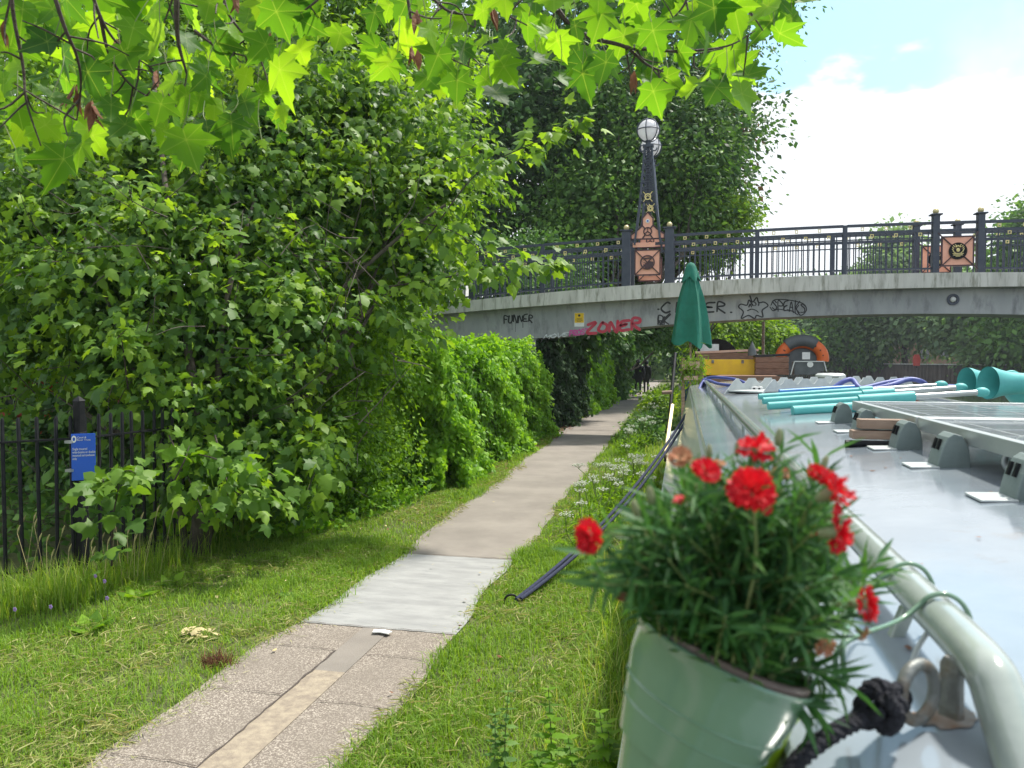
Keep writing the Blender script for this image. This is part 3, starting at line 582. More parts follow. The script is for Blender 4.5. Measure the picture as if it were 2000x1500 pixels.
def lamp(Y, first):
    cx = -.79; t = thing('bridge_lamp', ('near' if first else 'far')+' globe lantern on a lattice pillar above salmon panels, '+('near bridge railing' if first else 'far bridge railing'), 'lamp', (cx, Y, 3.45))
    zb_ = zt(cx); top = 6.55
    # lattice pillar
    mb = MB(); zl0, zl1 = zb_+1.0, top
    for sx in (-1, 1):
        for sy in (-1, 1):
            mb.bar((cx+sx*.29, Y+sy*.1, zb_+.9), (cx+sx*.19, Y+sy*.09, zb_+1.75), .045); mb.bar((cx+sx*.19, Y+sy*.09, zb_+1.73), (cx+sx*.075, Y+sy*.05, top), .04)
    wd = lambda z: .19+(.075-.19)*(z-zb_-1.75)/(top-zb_-1.75)
    zz = np.linspace(zb_+1.85, top, 9)
    for i, (a, b) in enumerate(zip(zz[:-1], zz[1:])):
        wa, wb = wd(a), wd(b); sgn = 1 if i % 2 else -1
        for sy in (-.07, .07):
            mb.bar((cx-sgn*wa, Y+sy, a), (cx+sgn*wb, Y+sy, b), .02); mb.bar((cx+sgn*wa, Y+sy, a), (cx-sgn*wb, Y+sy, b), .02); mb.bar((cx-wb, Y+sy, b), (cx+wb, Y+sy, b), .02)
    mb.box((cx, Y, (zb_+1.8+top)/2), (.05, .05, top-zb_-1.8)); mb.box((cx, Y, top+.03), (.24, .16, .05)); mb.tube([(cx, Y, top), (cx, Y, top+.16)], .06, 12)
    for sx in (-1, 1): mb.tube(smoothline([(cx+sx*.06, Y-.05, top-.08), (cx+sx*.16, Y-.05, top-.09), (cx+sx*.2, Y-.05, top-.03)], 4), .016, 6)
    mb.build('pillar', M['navy'], t)
    gz = top+.38; mb = MB(); mb.sphere((cx, Y, gz), .235, 28, 18); mb.build('globe', M['globe'], t, True)
    mb = MB(); a = np.linspace(0, 2*math.pi, 33)[:-1]; R = .262
    mb.tube(np.stack([cx+R*np.cos(a), Y+R*np.sin(a), np.full(32, gz)], 1), .013, 6, closed=True)
    for ph in (0.35, .35+math.pi/3, .35+2*math.pi/3):
        mb.tube(np.stack([cx+R*np.sin(a)*math.cos(ph), Y+R*np.sin(a)*math.sin(ph), gz-R*np.cos(a)], 1), .012, 6, closed=True)
    mb.build('cage', M['navy'], t, True)
    yp = Y-.06
    # gabled upper panel
    z0 = zr(cx)-.08
    G = [(-.37, 0), (.37, 0), (.37, .1), (.2, .22), (.12, .3), (.12, .46), (0, .6), (-.12, .46), (-.12, .3), (-.2, .22), (-.37, .1)]
    mb = MB(); mb.prism(G, (cx, yp, z0), (1, 0, 0), (0, 0, 1), (0, 1, 0), .02); mb.build('gable_plate', M['salmon'], t)
    mb = MB()
    for p, q in zip(G, G[1:]+G[:1]): mb.bar((cx+p[0], yp, z0+p[1]), (cx+q[0], yp, z0+q[1]), .03, .03)
    mb.bar((cx-.12, yp-.008, z0+.3), (cx-.05, yp-.008, z0+.22), .02, .03); mb.bar((cx+.12, yp-.008, z0+.3), (cx+.05, yp-.008, z0+.22), .02, .03)
    mb.bar((cx-.05, yp-.008, z0+.1), (cx-.12, yp-.008, z0), .02, .03); mb.bar((cx+.05, yp-.008, z0+.1), (cx+.12, yp-.008, z0), .02, .03)
    c = np.array([cx, yp-.012, z0+.165]); ringm(mb, c, .075, .1, c[1]); mb.bar(c, c+np.array([.07, 0, -.05]), .02); mb.bar(c, c+np.array([-.07, 0, -.05]), .02); mb.bar(c, c+np.array([0, 0, .08]), .015)
    mb.build('gable_frame', M['maroon'], t)
    c = np.array([cx, yp-.012, z0+.4]); mb = MB(); mb.lathe([(.045, 0), (.045, .01)], c, 20, [[1, 0, 0], [0, 0, 1], [0, 1, 0]]); mb.build('eye_disc', M['white'], t)
    mb = MB(); mb.lathe([(.02, 0), (.02, .012)], c-(0, .006, 0), 14, [[1, 0, 0], [0, 0, 1], [0, 1, 0]]); mb.build('eye_pupil', M['bluesign'], t)
    mb = MB(); mb.box((cx-.08, yp, z0-.13), (.5, .02, .1)); mb.build('band_plate', M['salmon'], t)
    # gold compass star
    c = np.array([cx, yp-.03, z0+.94]); mb = MB(); ringm(mb, c, .05, .075, c[1])
    for sx in (-1, 1):
        for sz in (-1, 1): mb.bar(c+np.array([sx*.045, 0, sz*.045]), c+np.array([sx*.1, 0, sz*.11]), .015, .03, up=(0, 1, 0))
    mb.bar(c+np.array([-.05, 0, -.02]), c+np.array([0, 0, .03]), .015, .02, up=(0, 1, 0)); mb.bar(c+np.array([.05, 0, -.02]), c+np.array([0, 0, .03]), .015, .02, up=(0, 1, 0))
    mb.bar(c+np.array([.03, 0, -.17]), c+np.array([.08, 0, -.24]), .015, .022, up=(0, 1, 0)); ringm(mb, c+np.array([.06, 0, -.27]), .02, .04, c[1])
    mb.build('compass_ornament', M['gold'], t)
    square_panel(t, cx, zb_+.5, .56, yp)
lamp(YB+.12, True); lamp(YR+.05, False)
for Y, lb in ((YB+.12, 'salmon pink panel with gold crest between piers of the near railing'), (YR+.05, 'salmon pink panel with gold crest between piers of the far railing')):
    cx = 5.56; t = thing('crest_panel', lb, 'panel', (cx, Y, 3.6)); square_panel(t, cx, zt(cx)+.45, .6, Y-.05, gold=True)
# white cabinet at left end of bridge
q = atY(868, 560, 16.9); t = thing('cabinet', 'pale grey service cabinet at the left end of the footbridge railing', 'cabinet', (q[0], 18.2, 3.1))
mb = MB(); mb.box((q[0], 18.2, 3.62), (.34, .3, 1.05)); mb.build('body', M['white'], t, bevel=.01); mb = MB(); mb.box((q[0], 18.2, 4.18), (.42, .38, .08)); mb.build('cap', M['white'], t)

# ================================================================== FENCE + SIGN
fl = [(-5.95, 3.5), (-4.57, 5.08), (-4.4, 6.3), (-4.45, 9.6)]
ft = thing('picket_fence', 'black metal railing fence with upright round topped bars at the foot of the bushes', 'fence', (-4.57, 5.08, 0))
for si, (a, b) in enumerate(zip(fl[:-1], fl[1:])):
    a = np.array(a); b = np.array(b); L = np.linalg.norm(b-a); d = (b-a)/L; n = int(L/.105)
    for i in range(n):
        if si == 2 and i > 14 and i % 2: continue
        p = a+d*(i+.5)*L/n; h = 1.36+(.0 if (i % 4) else -.0)
        if si == 0 and i in (n-9, n-8): h = 1.2
        lean = rng.normal()*.006
        mb = MB(); mb.tube([(p[0], p[1], -.05), (p[0]+lean, p[1]+lean, h-.02), (p[0]+lean, p[1]+lean, h)], [.0135, .0135, .006], 8); mb.build('picket', M['blackmetal'], ft, True)
    mb = MB(); mb.bar((*a, 1.18), (*b, 1.18), .04, .014); mb.build('top_rail', M['blackmetal'], ft); mb = MB(); mb.bar((*a, .2), (*b, .2), .04, .014); mb.build('bottom_rail', M['blackmetal'], ft)
for x, y in fl[1:3]:
    mb = MB(); mb.box((x, y, .72), (.062, .062, 1.5)); mb.box((x, y, 1.22), (.078, .078, .02)); mb.build('post', M['blackmetal'], ft, bevel=.006)
    mb = MB(); mb.add([(x-.034, y-.034, 1.47), (x+.034, y-.034, 1.47), (x+.034, y+.034, 1.47), (x-.034, y+.034, 1.47), (x, y, 1.51)], [(0, 1, 4), (1, 2, 4), (2, 3, 4), (3, 0, 4), (3, 2, 1, 0)]); mb.build('post_cap', M['blackmetal'], ft)
sp = thing('mooring_sign', 'blue rectangular mooring notice with white lettering fixed to the fence post', 'sign', (-4.5, 4.98, .85))
sx = np.array([.82, .57, 0]); sx /= np.linalg.norm(sx); sn = np.array([sx[1], -sx[0], 0]); so = np.array([-4.575, 5.0, .86])
sw, sh = .165, .36
mb = MB(); c = so+sx*sw/2+np.array([0, 0, sh/2]); mb.box(c, (sw, .006, sh), np.array([sx, -sn, (0, 0, 1)]).T); mb.build('plate', M['bluesign'], sp, bevel=.002)
ay = (0, 0, 1)
text_mb('Canal &\nRiver Trust', .02, so+sx*.04+np.array([0, 0, .325])+sn*.005, sx, ay, sn, .0008, parent=sp, material=M['white'])
text_mb('Single moored\nwide-beams or double\nmoored narrowboats\nonly', .0262, so+sx*.008+np.array([0, 0, .235])+sn*.005, sx, ay, sn, .0008, parent=sp, material=M['white'], xs=.66).data
mb = MB(); 
mb.lathe([(.017, 0), (.017, .002), (.009, .002), (.009, 0)], so+sx*.02+np.array([0, 0, .32])+sn*.004, 16, np.array([sx, (0, 0, 1), sn]).T, sy=1.6, caps=False); mb.build('logo', M['white'], sp)
for z in (.08, .3): mb = MB(); mb.box(so+np.array([-.012, 0, z]), (.05, .05, .02)); mb.build('clamp', M['panelframe'], sp)

# ================================================================== OUR NARROWBOAT
def rz(x): return 1.50-.08*((x-1.0)/.9)**2
def P3(px, py, w): return atD(px, py, w)
nb = thing('narrowboat', 'pale grey steel narrowboat with a long cambered roof moored beside the path', 'boat', (1.0, 5, 0))
Y0, YE = -1.6, 10.9
mb = MB(); X = np.linspace(.10, 1.9, 25); ys = np.linspace(Y0, YE, 40); V = [(x, y, rz(x)) for y in ys for x in X]
F = [(i*25+j, i*25+j+1, i*25+25+j+1, i*25+25+j) for i in range(39) for j in range(24)]; mb.add(V, F)
mb.add([(x, y, rz(x)-.03) for y in (Y0, YE) for x in X], [(j, j+25, j+26, j+1) for j in range(24)])
mb.build('roof', M['roof'], nb, True)
mb = MB(); k = 40; ys = np.linspace(Y0, YE, k)
for s_, x0, x1 in ((1, .10, -.07), (-1, 1.9, 2.07)):
    V = [(x0, y, rz(x0)) for y in ys]+[(x0-s_*.004, y, 1.375) for y in ys]+[(x0-s_*.016, y, 1.37) for y in ys]+[(x1, y, .66) for y in ys]
    F = [(r*k+i, r*k+i+1, (r+1)*k+i+1, (r+1)*k+i) for r in range(3) for i in range(k-1)]; mb.add(V, F if s_ < 0 else [f[::-1] for f in F])
for y in (Y0, YE): mb.add([(.10, y, 1.42), (1.9, y, 1.42), (2.07, y, .66), (-.07, y, .66)]+[(x, y, rz(x)-.002) for x in X[1:-1]][::-1], [(0, 1, 2, 3)]); mb.add([(x, y, rz(x)-.001) for x in X], [tuple(range(25))])
mb.build('cabin_side', M['cabinside'], nb, True)
mb = MB(); hp = [(-.17, Y0-1), (-.17, 12.2), (.1, 13.2), (.6, 13.9), (1.0, 14.1), (1.4, 13.9), (1.9, 13.2), (2.17, 12.2), (2.17, Y0-1)]
mb.prism(hp, (0, 0, -.75), (1, 0, 0), (0, 1, 0), (0, 0, 1), 1.38); mb.build('hull', M['hull'], nb)
mb = MB(); mb.prism([(x*.999, y) for x, y in hp], (0, 0, .63), (1, 0, 0), (0, 1, 0), (0, 0, 1), .03); mb.build('gunwale', M['cabinside'], nb)
# handrail on short posts
hr = [(.283, YE-.25, rz(.283)+.01), (.283, YE-.33, 1.49), (.283, YE-.45, 1.508)]+[(.283, y, 1.51) for y in np.linspace(YE-.8, 1.0, 16)]+[(.283, .86, 1.51), (.2835, .79, 1.505), (.284, .765, 1.49), (.284, .72, 1.455), (.284, .695, 1.428)]
mb = MB(); P = smoothline(hr, 4); mb.tube(P, .0225, 16); mb.build('handrail', M['railpaint'], nb, True)
for y in list(np.arange(1.9, 10.4, .93)): mb = MB(); mb.tube([(.283, y, rz(.283)-.01), (.283, y, 1.5)], .009, 8); mb.build('rail_post', M['railpaint'], nb)
P = P3(1758, 1222, .98); mb = MB(); mb.box(P, (.016, .02, .05), Matrix.Rotation(.35, 3, 'Y')); mb.build('rail_bracket', M['railpaint'], nb, bevel=.003)
mb = MB(); mb.tube(smoothline([(.283, .95, 1.5), (.262, .94, 1.47), (.25, .93, 1.44)], 4), .003, 6); mb.build('wire_stub', M['galv'], nb)
# far handrail
mb = MB(); mb.tube([(1.717, Y0, 1.51), (1.717, YE-.4, 1.51), (1.717, YE-.3, 1.44)], .0225, 10); mb.build('handrail', M['railpaint'], nb, True)
# weld lug + ring
lug = P3(1850, 1455, .757); lz = rz(lug[0])
mb = MB(); mb.prism([(-.012, 0), (.012, 0), (.011, .055), (.007, .063), (-.007, .063), (-.011, .055)], (lug[0], lug[1], lz-.002), (.55, -.83, 0), (0, 0, 1), (.83, .55, 0), .009)
mb.build('lug', M['rusty'], nb, bevel=.002)
mb = MB(); c = np.array([lug[0], lug[1], lz]); a = np.arange(22)*2*math.pi/22; rr_ = .017*(1+.6*rng.random(22)); 
mb.add([(c[0]+r*1.3*math.cos(t_), c[1]+r*math.sin(t_), rz(c[0]+r*1.3*math.cos(t_))+.0012) for r, t_ in zip(rr_, a)], [tuple(range(22))]); mb.build('rust_patch', M['rust'], nb)
rc = P3(1793, 1352, .742); rn = nrmz(np.array(_f)*.8-_r*.45); e1 = nrmz(np.cross(rn, (0, 0, 1))); e2 = np.cross(e1, rn)
a = np.arange(28)*2*math.pi/28; rt = thing('mooring_ring', 'thick galvanised steel ring hanging from a lug on the boat roof', 'ring', rc)
mb = MB(); mb.tube(rc+.0265*(np.cos(a)[:, None]*e1+np.sin(a)[:, None]*e2), .0062, 10, closed=True); mb.build('ring', M['rusty'], rt, True)
# black rope knotted onto the ring
rp = [P3(*q) for q in ((1500, 1600, .66), (1548, 1502, .68), (1585, 1462, .69), (1640, 1425, .70), (1682, 1405, .712), (1700, 1395, .715))]
def twisted(mb, P, r, pitch=.03, n=3, m=6, k=5, sub=.55):
    P = smoothline(P, k); L = np.r_[0, np.cumsum(np.linalg.norm(np.diff(P, axis=0), axis=1))]; T = nrmz(np.gradient(P, axis=0))
    x = nrmz(np.cross(T, (0, 0, 1.0))); y = np.cross(T, x)
    for q in range(n):
        a = L/pitch*2*math.pi+q*2*math.pi/n; mb.tube(P+r*.5*(np.cos(a)[:, None]*x+np.sin(a)[:, None]*y), r*sub, m)
mr = thing('mooring_rope', 'thick black rope knotted through the steel ring on the boat roof', 'rope', rp[-1])
mb = MB(); twisted(mb, rp, .0085, .026, k=10); mb.build('rope', M['blackrope'], mr, True)
kc = P3(1712, 1375, .715); mb = MB()
def loop(c, ra, rb, ax, bx, t0=0, t1=2*math.pi, n=16): t_ = np.linspace(t0, t1, n)[:, None]; return c+ra*np.cos(t_)*ax+rb*np.sin(t_)*bx
ex, ey, ez = _r, _u, -_f
twisted(mb, loop(kc+ex*.002, .013, .017, nrmz(ex+.4*ez), ey, 0, 6.0), .0075, .022, k=4)
twisted(mb, loop(kc-ex*.006-ey*.002, .009, .016, nrmz(ez+.5*ex), nrmz(ey+.4*ex), .5, 6.4), .0075, .022, k=4)
twisted(mb, loop(kc+ex*.012+ey*.004, .010, .012, nrmz(ez+.2*ey), nrmz(ex-.5*ey), 0, 5.8), .0072, .022, k=4)
twisted(mb, [kc+ex*.01+ey*.012+ez*.008, P3(1752, 1345, .728), P3(1768, 1362, .742), P3(1755, 1378, .752), kc+ex*.008-ey*.002-ez*.01], .0068, .022, k=8)
twisted(mb, [kc-ey*.01, kc-ey*.018+ex*.003+ez*.012, kc-ey*.004+ex*.013+ez*.014, kc+ey*.012+ex*.002+ez*.012], .0078, .022, k=6)
mb.build('knot', M['blackrope'], mr, True)

# mint bucket of carnations
pa = nrmz(.358*_r+.86*_u-.001*_f); pc = P3(1413, 1270, .70)
px_ = nrmz(np.cross((0, 1, 0), pa)); py_ = np.cross(pa, px_); PR = np.array([px_, py_, pa]).T
bt = thing('bucket', 'mint green enamel bucket with two raised bands hanging tilted from the boat handrail', 'bucket', pc-pa*.19)
r_ = lambda h: .0815+h*.257
prof = [(.0, -.195), (r_(-.19)-.004, -.195), (r_(-.19), -.19)]
for h in np.linspace(-.185, -.075, 8): prof.append((r_(h), h))
for hc in (-.07, -.05): prof += [(r_(hc-.0035), hc-.0035), (r_(hc)+.005, hc-.0005), (r_(hc)+.005, hc+.0005), (r_(hc+.0035), hc+.0035)]
prof += [(r_(-.03), -.03), (r_(-.006), -.006), (.0825, -.003), (.0835, 0), (.082, .002), (.080, .0), (.077, -.03), (.06, -.1)]
mb = MB(); mb.lathe(prof, pc, 64, PR, caps=False); mb.build('body', M['mint'], bt, True)
mb = MB(); mb.lathe([(.0765, -.03), (.079, .001), (.0797, .007), (.0765, .0085), (.073, .007), (.072, -.012)], pc, 56, PR, caps=False); mb.build('inner_pot', M['rim'], bt, True)
mb = MB(); a = np.arange(24)*2*math.pi/24; V = [pc-pa*.014]
for r in (.03, .052, .073): V += [pc-pa*(.014+rng.normal()*.002)+r*(math.cos(t_)*px_+math.sin(t_)*py_) for t_ in a]
F = [(0, 1+i, 1+(i+1) % 24) for i in range(24)]+[(1+q*24+i, 25+q*24+i, 25+q*24+(i+1) % 24, 1+q*24+(i+1) % 24) for q in range(2) for i in range(24)]
mb.add(V, F); 
for q in range(160): t_ = rng.random()*6.28; r = .076*math.sqrt(rng.random()); mb.sphere(pc-pa*.012+r*(math.cos(t_)*px_+math.sin(t_)*py_), rng.uniform(.0015, .004), 6, 4)
mb.build('soil', M['soil'], bt, True)
for px0, py0, pxr, pyr in ((1742, 1096, 1650, 1240), (1808, 1152, 1640, 1265)):
    w_ = .29*1500/(pyr*0+py0-700+25); y_ = w_*.976
    rl = np.array([.283, atD(px0, py0+28, .283)[1]*0+ (1.06 if py0 < 1100 else .93), 1.51])
    s0 = pc+.086*nrmz(_r*.7-_f*-.6+_u*.0)*1.0-pa*.01; s0 = P3(pxr, pyr, .78)
    pts = [s0-_u*.05, s0, rl+(-.05, -.02, -.0), rl+(-.024, 0, .012), rl+(-.012, 0, .024), rl+(.004, 0, .028), rl+(.02, 0, .02), rl+(.03, 0, 0), rl+(.026, 0, -.02)]
    mb = MB(); mb.tube(smoothline(pts, 5), .0028, 8); mb.build('hook', M['mint'], bt, True)
lt = thing('lime_bucket', 'lime green bucket hanging at the boat side behind the mint bucket', 'bucket', (.03, .82, 1.2))
lR = np.array(Matrix.Rotation(.22, 3, 'Y')); lc = np.array([.068, .80, 1.512])
mb = MB(); mb.lathe([(.0, -.2), (.045, -.2), (.067, -.004), (.07, 0), (.068, .003), (.064, 0), (.045, -.17)], lc-(.02, 0, .05), 40, lR, caps=False); mb.build('body', M['lime'], lt, True)
mb = MB(); mb.lathe([(.0, -.04), (.058, -.04)], lc-(.02, 0, .01), 24, lR, caps=False); mb.build('soil', M['soil'], lt)

# carnations
cp = thing('carnation_plant', 'bushy potted carnation with narrow leaves and frilly red flowers in the mint bucket', 'plant', pc)
fls = [(1468, 955, .56, 50, (-.3, .6, .75)), (1632, 958, .58, 44, (.7, .5, .5)), (1640, 1042, .57, 42, (.8, .1, .6)), (1476, 872, .62, 38, (0, .9, .3)), (1380, 920, .56, 32, (.2, .6, .8)), (1148, 1050, .56, 36, (-.7, -.1, .7)), (1695, 1180, .6, 36, (.8, .1, .5)), (1600, 925, .6, 24, (.3, .6, .6))]
small = [(1328, 976, .6, 13, 'redpetal', (0, .9, .3)), (1592, 1040, .63, 12, 'redpetal', (.2, .5, .8)), (1330, 892, .63, 24, 'fadepetal', (-.2, .8, .5)), (1400, 905, .66, 16, 'fadepetal', (0, .9, .3)), (1612, 1262, .64, 22, 'fadepetal', (.4, -.3, .8)), (1525, 925, .69, 18, 'fadepetal', (.1, .9, .3)), (1240, 990, .58, 12, 'bud', (-.3, .8, .3)), (1521, 852, .7, 11, 'bud', (.1, 1, .1)), (1610, 905, .68, 11, 'bud', (.3, 1, .1)), (1440, 875, .68, 9, 'bud', (0, 1, .1)), (1270, 965, .6, 12, 'bud', (-.2, 1, .2)), (1385, 880, .7, 9, 'bud', (0, 1, 0)), (1497, 992, .585, 14, 'redpetal', (.1, .2, .9)), (1217, 1168, .6, 12, 'brownleaf', (-.2, -.6, .5)), (1686, 1238, .66, 16, 'fadepetal', (.6, -.3, .6))]
def camdir(d): return nrmz(d[0]*_r+d[1]*_u-d[2]*_f)
stems = MB(); LP, LT, LN, LS = [], [], [], []
def stem(tip, r=.0014, lv=True, lsz=.042):
    a_ = rng.random()*6.28; rr0 = .056*math.sqrt(rng.random()); s0 = pc-pa*.014+rr0*(math.cos(a_)*px_+math.sin(a_)*py_)
    side = tip-s0; lat = side-pa*(side@pa); s0 = s0+lat*min(.3, .05/(np.linalg.norm(lat)+1e-6)) if np.linalg.norm(s0+lat*.3-pc) < .075 else s0
    mid = s0+(tip-s0)*.5+pa*np.linalg.norm(tip-s0)*.16+rng.normal(size=3)*.004
    P = smoothline([s0, mid, tip], 7); stems.tube(P, np.linspace(r, r*.7, len(P)), 5)
    if not lv: return
    T = nrmz(np.gradient(P, axis=0))
    for i in range(2, len(P)):
        ph = i*1.57+rng.random()*.5
        for s_ in (-1, 1):
            x = nrmz(np.cross(T[i], (0.1, .2, 1))); y = np.cross(T[i], x); d = math.cos(ph)*x*s_+math.sin(ph)*y*s_
            LP.append(P[i]); LT.append(T[i]*.9+d*rng.uniform(.5, 1.1)); LN.append(nrmz(T[i]*.6-d*.6+rng.normal(size=3)*.2+np.array([0, 0, .5]))); LS.append(lsz*rng.uniform(.6, 1.15))
for q in range(330):
    t_ = rng.random()*6.28; r = rng.random()**.45; px = 1430+222*r*math.cos(t_); py = 1085-170*r*math.sin(t_)
    if py > 1165 and px > 1480: py = min(py+60*(px-1480)/200, 1330)
    if py > 1200 and px < 1330: continue
    stem(P3(px, py, rng.uniform(.58, .80)), lsz=.031)
for q in ((1155, 1120, .58), (1170, 1140, .57), (1180, 1085, .6), (1710, 1100, .7), (1690, 1140, .68), (1640, 1330, .66), (1600, 1400, .68), (1565, 1375, .66), (1600, 1310, .67), (1530, 870, .72), (1600, 900, .72)): stem(P3(*q))
for f_ in fls+small: c = P3(*f_[:3]); stem(c-camdir(f_[-1])*.02, .0016, lv=f_[3] < 200, lsz=.034)
stems.build('stems', M['greentwig'], cp, True)
leaves('leaves', (T_LANCE[0]*np.array([1.05, 1, 1]), T_LANCE[1], T_LANCE[2]), LP, LT, LN, np.array(LS), M['carnleaf'], cp)
def flower(c, r, d, m, pn=(6, 7, 8), name='flower'):
    e1 = nrmz(np.cross(d, (0.1, .2, .97))); e2 = np.cross(d, e1); mb = MB()
    for L, k in enumerate(pn):
        for i in range(k):
            a0 = 2*math.pi*(i+.37*L)/k+rng.normal()*.15; wd_ = 2*math.pi/k*.68; cup = (.1, .5, 1.0)[L]+rng.normal()*.25; R = r*(1, .86, .62)[L]*rng.uniform(.88, 1.08)
            V = []; nn = 9
            for j, fr_ in enumerate((.08, .45, .8, 1)):
                for q in range(nn):
                    u = q/(nn-1)*2-1; a = a0+u*wd_*(.25+.75*fr_)/1.0
                    rad = R*fr_*(1-.12*u*u); 
                    if j == 3: rad *= (1.0 if q % 2 else .87)
                    z = R*(cup*fr_*.75+.10*fr_*math.sin(q*2.1+i*2+L)*(j > 1))-.1*r
                    V.append(c+(e1*math.cos(a)+e2*math.sin(a))*rad*math.cos(cup*.6)+d*z)
            mb.add(V, [(j*nn+q, j*nn+q+1, (j+1)*nn+q+1, (j+1)*nn+q) for j in range(3) for q in range(nn-1)])
    f = mb.build(name, m, cp, True)
    mb = MB(); Rm = np.array([e1, e2, d]).T; mb.lathe([(.001, -.9*r), (.16*r, -.85*r), (.24*r, -.5*r), (.28*r, -.12*r), (.2*r, 0)], c, 10, Rm, caps=False); mb.build('calyx', M['bud'], f, True)
for px, py, w, r, d in fls: flower(P3(px, py, w), r*w/1500*1.1, camdir(d), M['redpetal'])
for px, py, w, r, mk, d in small:
    c = P3(px, py, w); R = r*w/1500*1.15; d = camdir(d)
    if mk == 'bud':
        e1 = nrmz(np.cross(d, (0.1, .2, .97))); e2 = np.cross(d, e1); mb = MB(); mb.lathe([(.001, -1.6*R), (.45*R, -1.4*R), (.6*R, -.4*R), (.45*R, .8*R), (.05*R, 1.3*R)], c, 10, np.array([e1, e2, d]).T, caps=False); mb.build('bud', M['bud'], cp, True)
    else: flower(c, R, d, M[mk], (4, 4), 'withered_flower' if mk != 'redpetal' else 'flower')

# solar panels on brackets
def solar(x0, y0, y1, label):
    t = thing('solar_panel', label, 'solar panel', ((x0+1.85)/2, (y0+y1)/2, 1.5)); x1 = 1.86; zt_ = 1.60
    mb = MB()
    for a, b in (((x0, y0), (x1, y0)), ((x1, y0), (x1, y1)), ((x1, y1), (x0, y1)), ((x0, y1), (x0, y0))):
        a = np.array(a); b = np.array(b); c = np.array([(x0+x1)/2, (y0+y1)/2]); dd = nrmz(b-a); inn = np.array([-dd[1], dd[0]])*.014; 
        mb.bar((*(a+inn-dd*-.0), zt_-.021), (*(b+inn-dd*.028), zt_-.021), .028, .042)
    mb.build('frame', M['panelframe'], t, bevel=.002)
    mb = MB(); mb.box(((x0+x1)/2, (y0+y1)/2, zt_-.012), (x1-x0-.054, y1-y0-.054, .012)); mb.build('glass', M['panelglass'], t)
    mb = MB()
    for x in np.linspace(x0+.1, x1-.1, 6): mb.box((x, (y0+y1)/2, zt_-.0055), (.0025, y1-y0-.06, .0012))
    for y in np.linspace(y0+.15, y1-.15, 6): mb.box(((x0+x1)/2, y, zt_-.0045), (x1-x0-.06, .0025, .0012))
    mb.build('cell_lines', M['galv'], t)
    return t
solar(.78, 2.86, 3.87, 'framed grey solar panel on the boat roof just in front of the turquoise poles')
solar(.78, 1.45, 2.83, 'framed grey solar panel on the boat roof nearest the flowers')
def bracket(px, py):
    x, y = .70, py; z = rz(x)
    t = thing('panel_bracket', 'grey D shaped slotted bracket', 'bracket', (x, y, z), 'brackets along the edge of the solar panels')
    mb = MB(); Pf = [(a*.85, b*1.3) for a, b in [(0, 0), (.008, .03), (.018, .055), (.034, .076), (.052, .085), (.075, .08), (.094, .06), (.102, .03), (.104, 0)]]
    mb.prism(Pf, (x, y-.0, z-.012), (1, 0, 0), (0, 0, 1), (0, 1, 0), .095); mb.build('plate', M['bracket'], t, bevel=.003)
    mb = MB(); mb.box((x-.03, y+.045, z+.001), (.075, .1, .006), Matrix.Rotation(-.03, 3, 'Y')); mb.build('foot', M['galv'], t, bevel=.002)
    for dy in (.03, .065): mb = MB(); mb.bar((x+.009, y+dy, z+.05), (x+.018, y+dy, z+.08), .012, .006, up=(1, 0, 0)); mb.build('slot', M['blackmetal'], t)
    return t
bl = ['farthest of the row beside the turquoise poles', 'second from the turquoise poles', 'beside the black clamp and wooden blocks', 'standing alone between the blocks and the cable', 'nearest the camera below the cable']
for (px, py), l in zip(((0, 3.88), (0, 3.42), (0, 2.80), (0, 2.36), (0, 1.84)), bl): bracket(px, py)['label'] = 'grey D shaped slotted bracket '+l
t = thing('wooden_clamp', 'weathered wooden blocks over a black bar at the joint of the two solar panels', 'clamp', (.7, 2.97, 1.48))
mb = MB(); mb.box((.70, 2.97, 1.565), (.16, .06, .034)); mb.box((.68, 2.965, 1.527), (.17, .065, .03)); mb.build('blocks', M['wood'], t, bevel=.002)
mb = MB(); mb.tube([(.57, 2.93, 1.495), (.75, 2.93, 1.495)], .014, 10); mb.build('bar', M['blackmetal'], t)
mb = MB(); mb.tube(smoothline([P3(2080, 880, 1.9), P3(2010, 855, 1.95), P3(1975, 875, 1.98), P3(1962, 905, 2.0), P3(1985, 925, 1.98), P3(2060, 945, 1.9)], 6), .008, 8)
tag(mb.build('cable', M['panelframe'], smooth=True), 'beige looped cable at the edge of the near solar panel', 'cable')

# turquoise poles with aluminium shafts
def pole(pts, segs, label, w=4.7, r=.019, cap=True):
    a, b = P3(*pts[0], w), P3(*pts[1], w); L = b-a; t = thing('pole', label, 'pole', (a+b)/2, 'poles lying across the boat roof')
    pr_ = 0
    for fr_, mk, rr in segs:
        mb = MB(); mb.tube([a+L*pr_, a+L*fr_], r*rr, 12); mb.build('sleeve' if mk != 'panelframe' else 'shaft', M[mk], t, True); pr_ = fr_
    if cap: mb = MB(); mb.sphere(b, r*1.7, 14, 8, sc=(1.3, 1, .9)); mb.build('end_cap', M['teal'], t, True)
pole(((1522, 766), (1668, 757)), [(1, 'bluepole', 1)], 'plain bright blue pole lying among the turquoise poles', 5.3, .02, False)
pole(((1482, 775), (1838, 752)), [(.55, 'teal', 1.0), (.62, 'teal', 1.25), (1, 'panelframe', .75)], 'turquoise pole with aluminium shaft, farthest of the three capped poles', 5.0)
pole(((1490, 783), (1876, 757)), [(.5, 'teal', 1.15), (.66, 'teal', 1.5), (1, 'panelframe', .8)], 'turquoise pole with aluminium shaft, middle of the three capped poles', 4.8)
pole(((1500, 793), (1918, 766)), [(.42, 'teal', 1.2), (.68, 'teal', 1.7), (1, 'panelframe', .85)], 'turquoise pole with aluminium shaft, nearest of the three capped poles', 4.5)
